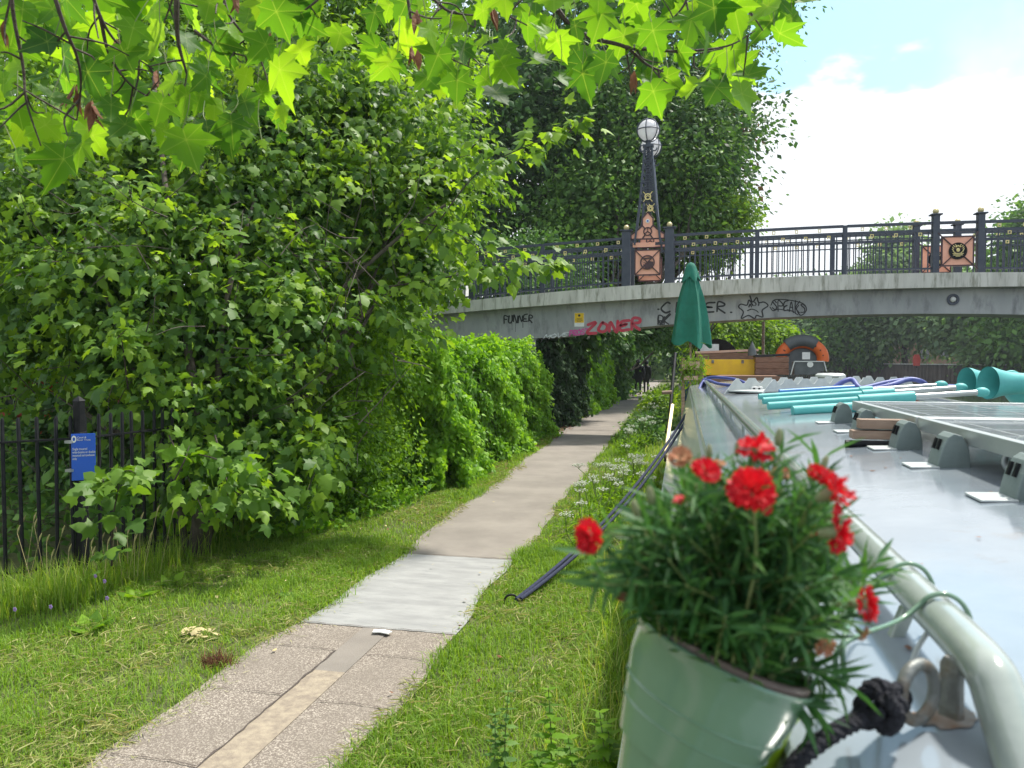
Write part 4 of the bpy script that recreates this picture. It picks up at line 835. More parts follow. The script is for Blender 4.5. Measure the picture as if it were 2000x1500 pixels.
pole(((1548, 803), (1690, 794)), [(1, 'teal', 1.15)], 'short plain turquoise tube at the front of the pole bundle', 4.3, .026, False)
for i, (px, py, w, s_, lb) in enumerate(((1893, 746, 5.0, .092, 'turquoise trumpet shaped cowl, left of the pair'), (1936, 748, 4.7, .098, 'turquoise trumpet shaped cowl with tiny holes, right of the pair'))):
    t = thing('cowl', lb+' on the boat roof', 'cowl', P3(px, py, w)-np.array([0, 0, .1]))
    ax = nrmz(np.array([.93, .28, -.02])); e1 = nrmz(np.cross(ax, (0, 0, 1))); e2 = np.cross(e1, ax); Rm = np.array([e1, e2, ax]).T
    mb = MB(); c = P3(px, py, w); pf = [(s_*1.03, -.02), (s_, 0), (s_*.84, .05), (s_*.72, .11), (s_*.66, .2), (s_*.64, .5), (s_*.6, .5), (s_*.62, .2), (s_*.68, .11), (s_*.8, .05), (s_*.96, .0), (s_*1.0, -.018)]
    mb.lathe(pf, c, 36, Rm, caps=False); mb.build('shell', M['teal'], t, True); mb = MB(); mb.lathe([(.001, .1), (s_*.66, .1)], c, 24, Rm, caps=False); mb.build('inner_face', M['tealdark'], t)
t = thing('turquoise_drum', 'turquoise moulded drum with a loop handle at the right edge of the boat roof', 'drum', P3(2010, 770, 4.9))
c = P3(2010, 757, 4.9); mb = MB(); mb.lathe([(.001, -.1), (.1, -.1), (.13, -.06), (.13, .05), (.1, .08), (.001, .085)], c, 30); mb.build('body', M['teal'], t, True)
a = np.linspace(0, math.pi, 12); mb = MB(); h = P3(1975, 735, 4.8); mb.tube(np.stack([h[0]+.045*np.cos(a), np.full(12, h[1]), h[2]+.045*np.sin(a)-.02], 1), .014, 8); mb.build('handle', M['teal'], t, True)

# gangplank with scalloped side, step with holes, hoses
gp = thing('gangplank', 'grey metal gangplank with scalloped edges lying on the far end of the boat roof', 'gangplank', P3(1640, 760, 7.2))
A, B = P3(1486, 762, 6.7), P3(1790, 758, 7.9); A[2] = B[2] = 1.475; d = nrmz(B-A); L = np.linalg.norm(B-A); H = .14
pf = [(0, 0), (L, 0), (L-.12, H*.9)]; ns = 9
for i in range(ns):
    u1 = L-.14-(L-.3)*i/ns; u0 = L-.14-(L-.3)*(i+1)/ns
    pf.append((u1, H))
    for q in np.linspace(0, 1, 9): pf.append((u1+(u0-u1)*(.3+.6*q), H-.05*math.sin(math.pi*q)))
    pf.append((u0+.0001, H))
pf.append((.12, H*.8))
mb = MB(); nn = np.cross(d, (0, 0, 1)); mb.prism(pf, A, d, (0, 0, 1), -nn, .006); mb.build('scalloped_side', M['galv'], gp)
mb = MB(); mb.prism(pf, A-nn*.42, d, (0, 0, 1), -nn, .006); mb.build('scalloped_side', M['galv'], gp)
mb = MB(); mb.prism([(0.05, .02), (L-.05, .02), (L-.05, .032), (.05, .032)], A, d, (0, 0, 1), -nn, .42); mb.build('tread', M['galv'], gp)
t = thing('step', 'small white step with rows of round holes on the far end of the boat roof', 'step', P3(1456, 768, 7.3))
c = P3(1457, 765, 7.3); c[2] = 1.49; mb = MB(); mb.box(c+(0, 0, .02), (.3, .1, .045)); mb.build('body', M['white'], t, bevel=.008)
mb = MB()
for q in range(6):
    for zz in (.028,): mb.lathe([(.011, 0), (.011, .002)], c+np.array([-.115+q*.046, -.0525, zz-.005]), 12, [[1, 0, 0], [0, 0, 1], [0, 1, 0]])
    mb.lathe([(.014, 0), (.014, .001)], c+np.array([-.115+q*.046, 0, .0435]), 12)
mb.build('holes', M['blackmetal'], t)
hz = [P3(*q) for q in ((1622, 762, 5.9), (1648, 745, 5.9), (1665, 742, 5.9), (1678, 757, 5.8), (1700, 760, 5.8), (1740, 752, 5.8), (1775, 741, 5.9), (1800, 745, 5.9), (1815, 755, 6.0), (1850, 755, 6.0), (1900, 757, 6.1))]
for q in hz: q[2] = max(q[2], 1.53)
mb = MB(); mb.tube(smoothline(hz, 6), .019, 8); hz2 = [P3(*q) for q in ((1655, 763, 6.1), (1690, 757, 6.1), (1742, 745, 6.2), (1790, 742, 6.2), (1806, 757, 6.1), (1760, 764, 6.1), (1700, 764, 6.0))]; mb.tube(smoothline(hz2, 6), .018, 8)
tag(mb.build('hose', M['bluehose'], smooth=True), 'dark blue hose coiled loosely on the boat roof behind the turquoise poles', 'hose')

# mooring line to the ground ring
g0 = atZ(1008, 1176, .02); e0 = np.array([.27, 9.9, 1.50])
mt = thing('mooring_line', 'long doubled navy mooring line running from the ground ring up to the boat handrail', 'rope', g0)
for off in (0, .03):
    a = g0+np.array([off, off*.5, .02]); b = e0+np.array([off, -off, 0]); ts = np.linspace(0, 1, 22); P = a+(b-a)*ts[:, None]; P[:, 2] -= (.24+off)*4*ts*(1-ts)
    mb = MB(); mb.tube(P, .0155, 8); mb.build('strand', M['rope'], mt, True)
mb = MB()
for q in range(5):
    a = np.linspace(0, 2*math.pi, 14)[:-1]; c = np.array([.283, 9.86+q*.028, 1.51]); mb.tube(np.stack([c[0]+.036*np.cos(a), c[1]+.01*np.cos(a), c[2]+.036*np.sin(a)], 1), .013, 7, closed=True)
lp = [(.29, 9.9, 1.55), (.40, 9.7, 1.57), (.62, 9.4, 1.55), (.72, 9.2, 1.50), (.6, 9.1, 1.49), (.42, 9.4, 1.5), (.3, 9.8, 1.53), (.24, 9.8, 1.5), (.2, 9.7, 1.42)]
mb.tube(smoothline(lp, 6), .018, 8); mb.build('coil', M['bluehose'], mt, True)
gr = thing('ground_ring', 'iron mooring ring standing up in the grass beside the path', 'ring', atZ(1000, 1180, 0))
c = atZ(998, 1180, 0)+(0, 0, .028); a = np.arange(20)*2*math.pi/20; mb = MB(); mb.tube(np.stack([c[0]+.045*np.cos(a), c[1]+.02*np.cos(a), c[2]+.042*np.sin(a)], 1), .008, 8, closed=True); mb.build('ring', M['blackmetal'], gr, True)
mb = MB(); mb.tube([c-(0, 0, .08), c-(0, 0, .02)], .014, 8); mb.box(c-(0, 0, .022), (.1, .06, .012)); mb.build('stake', M['blackmetal'], gr)

# closed parasol, planter, posts at the bow
pb = P3(1348, 700, 11.8)
um = thing('parasol', 'closed dark green parasol standing at the bow of the narrowboat', 'parasol', (pb[0], pb[1], .66))
mb = MB(); mb.tube([(pb[0], pb[1], .6), (pb[0], pb[1], 3.16)], .02, 10); mb.build('pole', M['wood'], um, True)
zT, zB = 3.2, 2.04; kk = 40; lv = 16; V = []
for i in range(lv):
    f_ = i/(lv-1); z = zT-(zT-zB)*f_; base = .015+.255*(f_**.62)*(1-.05*f_); 
    for q in range(kk):
        a = q*2*math.pi/kk; fold = 1+.2*math.sin(a*5+.6+f_*.8)*min(1, f_*2.5)+.06*math.sin(a*11+f_*3); rr0 = base*fold
        V.append((pb[0]+rr0*math.cos(a)*1.05, pb[1]+rr0*math.sin(a)*.8, z-(.05*math.sin(a*5+.6)+.06*math.sin(a+2.2))*(f_**6)))
mb = MB(); mb.add(V, [(i*kk+q, (i+1)*kk+q, (i+1)*kk+(q+1) % kk, i*kk+(q+1) % kk) for i in range(lv-1) for q in range(kk)]); cano = mb.build('canopy', M['greenfabric'], um, True)
V = []
for i in range(6):
    f_ = i/5; z = 3.25-.25*f_
    for q in range(kk): a = q*2*math.pi/kk; rr0 = (.05+.085*f_**.7)*(1+.2*math.sin(a*5+1)*f_); V.append((pb[0]+rr0*math.cos(a), pb[1]+rr0*math.sin(a)*.9, z-.04*math.sin(a*5+1)*f_))
V.append((pb[0], pb[1], 3.27)); mb = MB(); mb.add(V, [(i*kk+q, (i+1)*kk+q, (i+1)*kk+(q+1) % kk, i*kk+(q+1) % kk) for i in range(5) for q in range(kk)]+[(6*kk, q, (q+1) % kk) for q in range(kk)]); mb.build('vent_cap', M['greenfabric'], um, True)
pt = thing('herb_planter', 'rough wooden planter with trailing herbs on the bow under the green parasol', 'planter', P3(1352, 745, 11.4))
c = P3(1352, 722, 11.4); mb = MB()
for dx in (-.13, .13): mb.bar((c[0]+dx, c[1], .66), (c[0]+dx, c[1], c[2]+.18), .05, .05)
for zz in (-.12, -.02, .08): mb.box((c[0], c[1]-.03, c[2]+zz), (.34, .02, .07))
mb.build('frame', M['wood'], pt); mb = MB(); mb.box((c[0]-.02, c[1]-.07, c[2]+.06), (.26, .05, .12)); mb.box((c[0]-.02, c[1]-.11, c[2]-.12), (.2, .1, .06)); mb.build('box', M['pinkpaint'], pt)
n = 420; pos = c+rng.normal(size=(n, 3))*np.array([.11, .05, .13])+(0, -.1, 0); leaves('herbs', T_LANCE, pos, rng.normal(size=(n, 3))*.5+(0, -.3, -.4), rng.normal(size=(n, 3))+(0, -1, 1), .1, M['lf_yel'], pt)
mb = MB(); a = P3(1319, 690, 10.8); b = P3(1300, 900, 9.6); mb.tube([a, b], .022, 8); tag(mb.build('boat_pole', M['blackmetal'], smooth=True), 'long thin black boat pole propped at the bow of the narrowboat', 'pole')
mb = MB(); a = P3(1313, 790, 10.2); b = P3(1299, 890, 9.3); mb.bar(a, b, .04, .03, up=_f); tag(mb.build('yellow_plank', M['goldball']), 'narrow dull yellow plank leaning beside the black boat pole', 'plank')
mb = MB(); mb.tube([P3(1293, 767, 10.2), P3(1312, 766, 10.2)], .025, 8); tag(mb.build('wooden_peg', M['wood'], smooth=True), 'short wooden peg sticking out above the yellow plank', 'peg')

# ------------------------------------------------ next boat and its roof load
def boatbox(name, label, x0, x1, y0, y1, zr_, m1, m2, mr_, wins=True):
    t = thing(name, label, 'boat', ((x0+x1)/2, (y0+y1)/2, -.4)); c = (x0+x1)/2
    mb = MB(); mb.prism([(x0, y0+1), (c, y0), (x1, y0+1), (x1, y1-1.2), (c, y1), (x0, y1-1.2)], (0, 0, -.75), (1, 0, 0), (0, 1, 0), (0, 0, 1), 1.3); mb.build('hull', m1, t)
    mb = MB(); mb.prism([(x0+.1, .55), (x0+.2, zr_-.07), (x0+.5, zr_), (x1-.5, zr_), (x1-.2, zr_-.07), (x1-.1, .55)], (0, y0+1.4, 0), (1, 0, 0), (0, 0, 1), (0, 1, 0), y1-y0-3); cb = mb.build('cabin', m2, t)
    if wins:
        for y in np.arange(y0+2.2, y1-2.5, 1.4): mb = MB(); mb.bar((x0+.145, y, 1.0), (x0+.145, y+.7, 1.0), .03, .35); mb.build('window', M['glass'], t)
    return t
boatbox('narrowboat', 'dark narrowboat with a brown cabin and cluttered roof moored beyond the green parasol', .25, 2.3, 14.2, 28, 1.46, M['hull'], M['darkwood'], None)
boatbox('narrowboat', 'distant blue narrowboat moored along the path beyond the walking couple', -.1, 1.9, 41, 56, 1.5, M['bluehull'], M['bluehull'], None)
def crate(name, label, cat, pl_, pr__, pt_, pb_, w, dep, m, lid=None, slats=0):
    a = P3(pl_, pb_, w); b = P3(pr__, pt_, w); cx, cz = (a[0]+b[0])/2, (a[2]+b[2])/2; sx_, sz_ = abs(b[0]-a[0]), abs(b[2]-a[2]); y = (a[1]+b[1])/2
    t = thing(name, label, cat, (cx, y+dep/2, a[2])); mb = MB()
    if slats:
        for i in range(slats): mb.box((cx, y+dep/2, a[2]+sz_*(i+.5)/slats), (sx_, dep, sz_/slats*.86))
        mb.box((cx, y+dep/2, cz), (sx_*.96, dep*.96, sz_*.95))
    else: mb.box((cx, y+dep/2, cz), (sx_, dep, sz_))
    mb.build('body', m, t, bevel=.006)
    if lid is not None: mb = MB(); mb.box((cx, y+dep/2, a[2]+sz_+.02), (sx_*1.04, dep*1.04, .05), Matrix.Rotation(-.04, 3, 'Y')); mb.build('lid', lid, t, bevel=.004)
    return t, (cx, y, cz, sx_, sz_)
t, q = crate('yellow_chest', 'bright yellow chest with metal catches on the next boat roof', 'chest', 1368, 1474, 702, 733, 16, .5, M['yellow'])
for dx in (-.3, .3): mb = MB(); mb.box((q[0]+dx, q[1]-.01, q[2]+.12), (.05, .02, .07)); mb.build('catch', M['rusty'], t)
crate('wooden_crate', 'long pale wooden crate behind the yellow chest on the next boat roof', 'crate', 1360, 1478, 688, 735, 16.7, .6, M['darkwood'], M['pinkpaint'], 3)
crate('wooden_crate', 'brown slatted crate with a tilted black cover right of the yellow chest', 'crate', 1476, 1540, 696, 733, 15.6, .5, M['darkwood'], M['blackfab'], 3)
crate('white_box', 'white box under the black hooped cover on the next boat', 'box', 1368, 1404, 672, 690, 17.5, .4, M['white'])
c = P3(1400, 690, 18.5); mb = MB(); a = np.linspace(0, math.pi, 14); V = []
for y in (0, 1.6): V += [(c[0]+.55*np.cos(t_), c[1]+y, c[2]-.5+.85*np.sin(t_)**.7) for t_ in a]
mb.add(V, [(i, i+1, 15+i, 14+i) for i in range(13)]+[tuple(range(14)), tuple(range(14, 28))[::-1]]); tag(mb.build('hooped_cover', M['blackfab'], smooth=True), 'black hooped canvas cover over the middle of the next boat', 'cover')
c = P3(1566, 690, 17); dg_ = thing('inflatable_dinghy', 'orange and grey inflatable dinghy stood on edge on the next boat roof', 'dinghy', c-(0, 0, .35))
a = np.linspace(-.15, math.pi+.15, 24); P = np.stack([c[0]+.44*np.cos(a), np.full(24, c[1]), c[2]-.12+.36*np.sin(a)], 1)
mb = MB(); mb.tube(P, .13, 14); mb.build('tube', M['orange'], dg_, True)
a = np.linspace(.9, 2.35, 12); P = np.stack([c[0]+.45*np.cos(a), np.full(12, c[1]-.01), c[2]-.1+.37*np.sin(a)], 1); mb = MB(); mb.tube(P, .145, 14); mb.build('grey_patch', M['greyrub'], dg_, True)
mb = MB()
for an in np.linspace(.2, 2.95, 9): p = np.array([c[0]+.42*math.cos(an), c[1]-.125, c[2]-.12+.33*math.sin(an)]); mb.bar(p, p+np.array([.04*math.cos(an+.6), -.005, .05*math.sin(an)]), .02, .02)
mb.build('lacing', M['blackfab'], dg_)
mb = MB(); mb.box((c[0], c[1]+.02, c[2]-.12), (.72, .04, .5)); mb.build('floor', M['greyrub'], dg_)
crate('white_card', 'small white card propped in front of the orange dinghy', 'card', 1567, 1582, 688, 702, 16.2, .01, M['white'])
t, q = crate('dark_hatch', 'dark panelled hatch box with a white dial in front of the orange dinghy', 'box', 1552, 1608, 706, 732, 14.6, .35, M['greyrub'])
mb = MB(); mb.lathe([(.055, 0), (.055, .01)], (q[0]+.02, q[1]-.012, q[2]+.07), 18, [[1, 0, 0], [0, 0, 1], [0, 1, 0]]); mb.build('dial', M['white'], t)
mb = MB()
for a_, b_ in (((-.5, .5), (.5, .5)), ((-.5, .5), (-.62, -.5)), ((.5, .5), (.62, -.5))): mb.bar((q[0]+a_[0]*q[3], q[1]-.012, q[2]+a_[1]*q[4]), (q[0]+b_[0]*q[3], q[1]-.012, q[2]+b_[1]*q[4]), .02)
mb.build('frame', M['panelframe'], t)
c = P3(1622, 734, 12.9); c[2] = 1.47; t = thing('round_hatch', 'round galvanised hatch lid with a spoked handle beyond the gangplank', 'hatch', c); mb = MB(); mb.lathe([(.2, 0), (.24, .02), (.24, .05), (.2, .08), (.001, .09)], c, 24); mb.build('lid', M['galv'], t, True)
mb = MB()
for q in range(3): an = q*math.pi/3; mb.bar(c+np.array([.16*math.cos(an), .16*math.sin(an), .1]), c-np.array([.16*math.cos(an), .16*math.sin(an), -.1]), .02)
mb.build('handle', M['blackmetal'], t)
mb = MB(); a = P3(1491, 628, 19); mb.tube([(a[0], a[1], 1.4), a], .035, 8); tag(mb.build('rusty_pole', M['rust'], smooth=True), 'thin rusty red pole rising from the next boat up to the bridge', 'pole')
mb = MB(); p0 = P3(1469, 690, 15.8); mb.lathe([(.09, 0), (.08, .12), (.03, .24), (.001, .3)], p0-(0, 0, .05), 12); tag(mb.build('chimney_cowl', M['greyrub'], smooth=True), 'small dark pointed chimney cowl on the next boat roof', 'chimney')

# ================================================================== people
def figure(name, label, base, face, coat, h=1.72, s=1, wide=1.0):
    b = np.array(base); fx = np.array([math.cos(face), math.sin(face), 0]); sd = np.array([-fx[1], fx[0], 0]); k = h/1.75
    J = [(0, 0, .95, .135), (0, 0, 1.15, .13), (0, 0, 1.38, .165), (0, 0, 1.5, .07), (.01, 0, 1.6, .085), (.015, 0, 1.69, .085),
         (0, .1, .9, .1), (.05*s, .1, .5, .065), (-.02*s, .1, .08, .045), (.13*s, .1, .03, .04), (0, -.1, .9, .1), (-.02*s, -.1, .5, .065), (-.1*s, -.1, .09, .045), (.04*s, -.1, .03, .04),
         (0, .19, 1.4, .07), (-.03, .24, 1.12, .055), (.05, .22, .86, .04), (.07, .21, .77, .035), (0, -.19, 1.4, .07), (-.03, -.24, 1.12, .055), (.05, -.22, .86, .04), (.07, -.21, .77, .035)]
    E = [(0, 1), (1, 2), (2, 3), (3, 4), (4, 5), (0, 6), (6, 7), (7, 8), (8, 9), (0, 10), (10, 11), (11, 12), (12, 13), (2, 14), (14, 15), (15, 16), (16, 17), (2, 18), (18, 19), (19, 20), (20, 21)]
    me = bpy.data.meshes.new('p'); me.from_pydata([tuple(fx*x*k+sd*y*k*wide+np.array([0, 0, z*k])) for x, y, z, r in J], E, []); ob = bpy.data.objects.new('p', me); COL.objects.link(ob)
    md = ob.modifiers.new('s', 'SKIN'); ss = ob.modifiers.new('u', 'SUBSURF'); ss.levels = 1; ss.render_levels = 1
    for v, j in zip(me.skin_vertices[0].data, J): v.radius = (j[3]*k, j[3]*k)
    me.skin_vertices[0].data[0].use_root = True
    dg = bpy.context.evaluated_depsgraph_get(); dg.update(); m2 = bpy.data.meshes.new_from_object(ob.evaluated_get(dg)); bpy.data.objects.remove(ob)
    m2.materials.clear(); m2.materials.append(M['darkcloth']); m2.materials.append(M['skin']); m2.shade_smooth()
    for p in m2.polygons:
        c = p.center
        if c.z > 1.53*k or (c.z < .8*k and abs(c.dot(Vector(sd))) > .17*k*wide): p.material_index = 1
    t = thing('person', label, 'person', b); link('body', m2, t).location = (0, 0, 0)
    mb = MB(); n = 20; V = []
    pr_ = [(.155, .62), (.20, .8), (.195, 1.0), (.19, 1.2), (.205, 1.38), (.16, 1.47), (.07, 1.53)]
    for r, z in pr_:
        for q in range(n): a = q*2*math.pi/n; V.append(b+fx*math.cos(a)*r*.68*k+sd*math.sin(a)*r*k*wide*1.12+np.array([0, 0, z*k]))
    mb.add(V, [(i*n+q, i*n+(q+1) % n, (i+1)*n+(q+1) % n, (i+1)*n+q) for i in range(len(pr_)-1) for q in range(n)]); 
    for sg in (-1, 1): mb.tube([b+sd*sg*.19*k*wide+np.array([0, 0, 1.42*k]), b+sd*sg*.26*k*wide-fx*.03+np.array([0, 0, 1.12*k]), b+sd*sg*.235*k*wide+fx*.05+np.array([0, 0, .86*k])], [.085, .07, .055], 10)
    mb.build('coat', coat, t, True)
    mb = MB(); mb.sphere(b+fx*-.01+np.array([0, 0, 1.665*k]), .112*k, 14, 10, sc=(1, 1, 1.1)); mb.build('hair', M['darkcloth'], t, True)
pa1 = atZ(1246, 771, .014); pa2 = atZ(1262, 769, .014)
figure('person', 'person in a long dark coat walking away, left of the pair on the path', pa1, math.radians(95), M['darkcloth'], 1.72, 1, 1.1)
figure('person', 'slimmer person in dark clothes walking away, right of the pair on the path', pa2, math.radians(88), M['blackfab'], 1.66, -1, .85)

# ================================================================== VEGETATION
def C(*L): return [(atD(px, py, w), r) for px, py, w, r in L]
# near sycamore on the left
syc = tree('sycamore_tree', 'broad dark sycamore with several thin trunks growing behind the black fence', (-4.75, 7.0, 0),
     C((470, 430, 8.8, .95), (330, 480, 8.2, .7), (200, 560, 8.0, .8), (620, 400, 9.4, .95), (90, 420, 8.8, .9), (700, 240, 10.2, 1.1), (400, 640, 7.6, .65), (230, 700, 7.4, .6), (540, 640, 7.9, .65), (500, 800, 7.4, .55), (560, 540, 8.4, .6), (850, 350, 9.8, .65), (330, 320, 9.6, .95), (530, 250, 10, 1.0), (430, 900, 6.9, .36), (560, 910, 7.3, .42), (60, 640, 8.6, .75), (330, 800, 7.1, .42), (820, 520, 9.2, .45), (150, 300, 10, .9), (780, 420, 9.4, .5)), .1,
     T_MAPLE, 38000, .082, M['lf_maple'], fill=.5, spread=.17, per=12, droop=.6, up=1.1, flat=.3, shell=(.5, 1.3))
mb = MB()
for pts, r in ((((380, 1085, 6.9), (395, 900, 7.0), (370, 700, 7.3), (330, 420, 8.2), (300, 150, 9.2)), .06), (((400, 1080, 7.0), (420, 860, 7.1), (440, 600, 7.6), (500, 380, 8.6)), .05), (((390, 1080, 7.1), (520, 800, 7.8), (640, 600, 8.4), (760, 480, 8.8), (870, 400, 9.0)), .045), (((365, 1085, 6.9), (330, 900, 7.1), (250, 700, 7.4), (160, 450, 8.0)), .04)):
    P = smoothline([P3(*q) for q in pts], 6); mb.tube(P, np.linspace(r, r*.35, len(P)), 8)
mb.build('trunk', M['bark'], syc, True)
def spray(parent, pts, n, size, m, T=T_MAPLE, r=.008, sp=.1, rn=(.3, 1), name='foliage', up=.9, drop=.5):
    n = int(n*1.25); size *= .82
    P = smoothline([P3(*q) for q in pts], 6); mb = MB(); mb.tube(P, np.linspace(r, r*.3, len(P)), 6); mb.build('branch', M['twig'], parent, True)
    i = (rng.random(n)**.7*(len(P)-1)).astype(int); off = rng.normal(size=(n, 3))*sp*np.array([1, 1, .55]); T_ = nrmz(np.gradient(P, axis=0))[i]
    leaves(name, T, P[i]+off, off/sp*.6+T_*.6+(0, 0, -drop), rng.normal(size=(n, 3))*.45+np.array([.1, -.3, up]), size*rng.uniform(.6, 1.15, n), m, parent, rng.uniform(rn[0], rn[1], n))
for pts, n, s_ in ((((830, 470, 8.4), (930, 340, 8.2), (1030, 285, 8.0), (1140, 240, 7.9)), 95, .15), (((760, 560, 8.4), (880, 540, 8.2), (980, 520, 8.0), (1090, 515, 7.9)), 95, .15), (((800, 430, 8.5), (900, 460, 8.3), (1010, 560, 8.0)), 80, .15), (((700, 560, 8.4), (770, 620, 8.0), (850, 660, 7.8)), 60, .15),
                   (((780, 380, 8.8), (860, 320, 8.6), (930, 300, 8.4)), 60, .15), (((640, 520, 8.4), (560, 560, 7.6), (520, 600, 7.2)), 40, .16), (((420, 560, 7.6), (430, 480, 7.2), (440, 430, 7.0)), 26, .15), (((250, 760, 6.9), (240, 680, 6.6), (235, 650, 6.5)), 26, .16), (((300, 480, 7.6), (260, 400, 7.2), (250, 330, 7.0)), 36, .15),
                   (((600, 860, 7.2), (620, 900, 6.9), (600, 960, 6.7)), 60, .15), (((420, 850, 6.6), (450, 950, 6.3), (520, 990, 6.3)), 70, .15), (((330, 850, 6.6), (380, 960, 6.3), (400, 1010, 6.2)), 26, .14)):
    spray(syc, pts, n, s_, M['lf_maple'], sp=.13)
for pts, n_, mk in ((((400, 470, 7.9), (410, 440, 7.8), (420, 425, 7.7)), 16, 'lf_yel'), (((520, 580, 7.3), (545, 560, 7.1), (550, 545, 7.0)), 20, 'lf_yel'), (((215, 680, 6.8), (235, 655, 6.6), (245, 645, 6.5)), 24, 'lf_yel'), (((920, 290, 8.0), (935, 275, 7.9), (940, 265, 7.9)), 14, 'lf_yel'), (((1110, 260, 7.8), (1130, 240, 7.8), (1140, 230, 7.8)), 14, 'lf_yel'), (((1070, 520, 7.8), (1085, 515, 7.8), (1095, 515, 7.8)), 14, 'lf_yel'), (((700, 330, 9.0), (690, 310, 8.9), (680, 300, 8.9)), 20, 'lf_yel'), (((340, 880, 6.4), (400, 890, 6.3), (480, 915, 6.2), (540, 930, 6.2)), 46, 'lf_bright'), (((340, 940, 6.2), (360, 900, 6.2), (370, 870, 6.3)), 20, 'lf_bright'), (((90, 560, 7.4), (60, 540, 7.3), (30, 520, 7.3)), 40, 'lf_bright')):
    spray(syc, pts, n_, .12, M[mk], sp=.07, rn=(0, .7))
mb = MB()
for q in range(170):
    a = P3(rng.uniform(20, 780), rng.uniform(380, 1000), rng.uniform(6.9, 8.6)); d = nrmz(rng.normal(size=3)+np.array([.2, -.4, .5])); L_ = rng.uniform(.25, .8); e = a+d*L_
    mb.tube(smoothline([a, (a+e)/2+rng.normal(size=3)*.05*L_, e], 4), np.linspace(.006, .0018, 9), 4)
mb.build('twigs', M['bark'], syc, True)
sap = thing('sycamore_sapling', 'young sycamore sapling with bright top leaves below the blue sign', 'sapling', atZ(215, 1100, 0))
spray(sap, ((218, 1105, 5.7), (220, 1020, 5.6), (228, 970, 5.5), (235, 935, 5.5)), 40, .15, M['lf_maple'], sp=.1, rn=(.1, .7)); spray(sap, ((220, 960, 5.5), (245, 920, 5.45), (265, 925, 5.4)), 22, .12, M['lf_yel'], sp=.06, rn=(0, .6)); spray(sap, ((225, 965, 5.5), (205, 945, 5.4), (200, 935, 5.4)), 9, .1, M['lf_yel'], sp=.05, rn=(0, .6))
# bright small-leaved shrub between sycamore and hedge
tree('elder_bush', 'bright yellow green small leaved bush between the sycamore and the ivy hedge', (-4.6, 9.0, 0), C((690, 560, 10.4, .9), (700, 720, 9.6, .75), (660, 850, 8.8, .55), (745, 880, 9.6, .5), (690, 940, 8.9, .4), (760, 640, 11, .7), (600, 900, 8.3, .4), (740, 430, 11.5, 1.0)), .06, T_OVAL, 24000, .062, M['lf_bright'], cat='bush', spread=.12, per=14, droop=.5)
# ivy hedge along the path to the bridge
def hedge(name, label, x0, x1, y0, y1, h, n, m, size, cat='hedge', T=T_IVY, rad=.55, bias=.5, tipy=0):
    t = thing(name, label, cat, ((x0+x1)/2, (y0+y1)/2, 0)); u = rng.random(n); which = rng.random(n); P = np.zeros((n, 3)); Nn = np.zeros((n, 3))
    yl = rng.uniform(y0, y1, n); 
    f = which < .56; P[f, 0] = x1; P[f, 1] = yl[f]; P[f, 2] = h*rng.random(f.sum())**.9; Nn[f] = (1, -.1, .1)
    e = (which >= .56) & (which < .76); P[e, 1] = y0; P[e, 0] = rng.uniform(x0, x1, e.sum()); P[e, 2] = h*rng.random(e.sum()); Nn[e] = (.1, -1, .1)
    g_ = which >= .76; P[g_, 0] = rng.uniform(x0, x1, g_.sum()); P[g_, 1] = yl[g_]; P[g_, 2] = h; Nn[g_] = (.1, 0, 1)
    # rounded top edge, bulging clumps
    top = np.clip((P[:, 2]-h*.7)/(h*.3), 0, 1); P[:, 0] -= np.where(f, top**2*.45, 0)
    bulge = .16*np.sin(P[:, 1]*1.9+P[:, 2]*1.3)+.12*np.sin(P[:, 1]*4.3-P[:, 2]*3.7+P[:, 0]*3)+.08*np.sin(P[:, 1]*9+P[:, 2]*8+P[:, 0]*7)
    lo = np.clip(1-P[:, 2]/.5, 0, 1)
    P += Nn*(bulge+.12*lo+rng.normal(size=n)*.06-.1)[:, None]; P[:, 2] = np.maximum(P[:, 2], .03)
    rnd = np.clip(.45+bulge*1.2+rng.normal(size=n)*.18, 0, 1)
    leaves('foliage', T, P, Nn*.35+rng.normal(size=(n, 3))*.4+(0, 0, -.8), Nn*bias+np.array([.1, -.05, .55])+rng.normal(size=(n, 3))*.38, size*rng.uniform(.6, 1.25, n), m, t, rnd)
    mb = MB(); c0 = .3; mb.box(((x0+x1-c0)/2-.05, (y0+y1+c0)/2, (h-c0)/2), (x1-x0-c0*1.6, y1-y0-c0*1.2, h-c0)); mb.build('wall_core', M['soil'], t)
    for q in range(26):
        y = rng.uniform(y0, y1); mb2 = MB(); 
    return t
hedge('ivy_hedge', 'thick bright green ivy covered wall beside the path in front of the footbridge', -5.4, -3.12, 10.0, 17.45, 1.98, 62000, M['lf_ivy'], .078)
hedge('ivy_hedge', 'ivy with shade painted into its dark leaves, hanging on the abutment under the footbridge', -5.4, -3.02, 17.9, 23.6, 2.25, 17000, M['lf_painted_shade'], .11)
hedge('ivy_hedge', 'sunlit hedge on the left of the path just beyond the footbridge', -5.0, -2.85, 24.2, 31, 2.35, 14000, M['lf_ivy'], .12)
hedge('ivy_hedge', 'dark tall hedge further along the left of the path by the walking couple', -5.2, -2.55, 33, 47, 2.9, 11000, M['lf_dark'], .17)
tree('shade_tree', 'dark leafy tree overhanging the path right behind the footbridge', (-4.4, 22.5, 0), C((1110, 620, 21.5, 1.2), (1170, 640, 22.5, .7), (1030, 560, 23, 1.8), (1060, 600, 20.5, 1.0)), .14, T_OVAL, 15000, .16, M['lf_dark'], spread=.25)
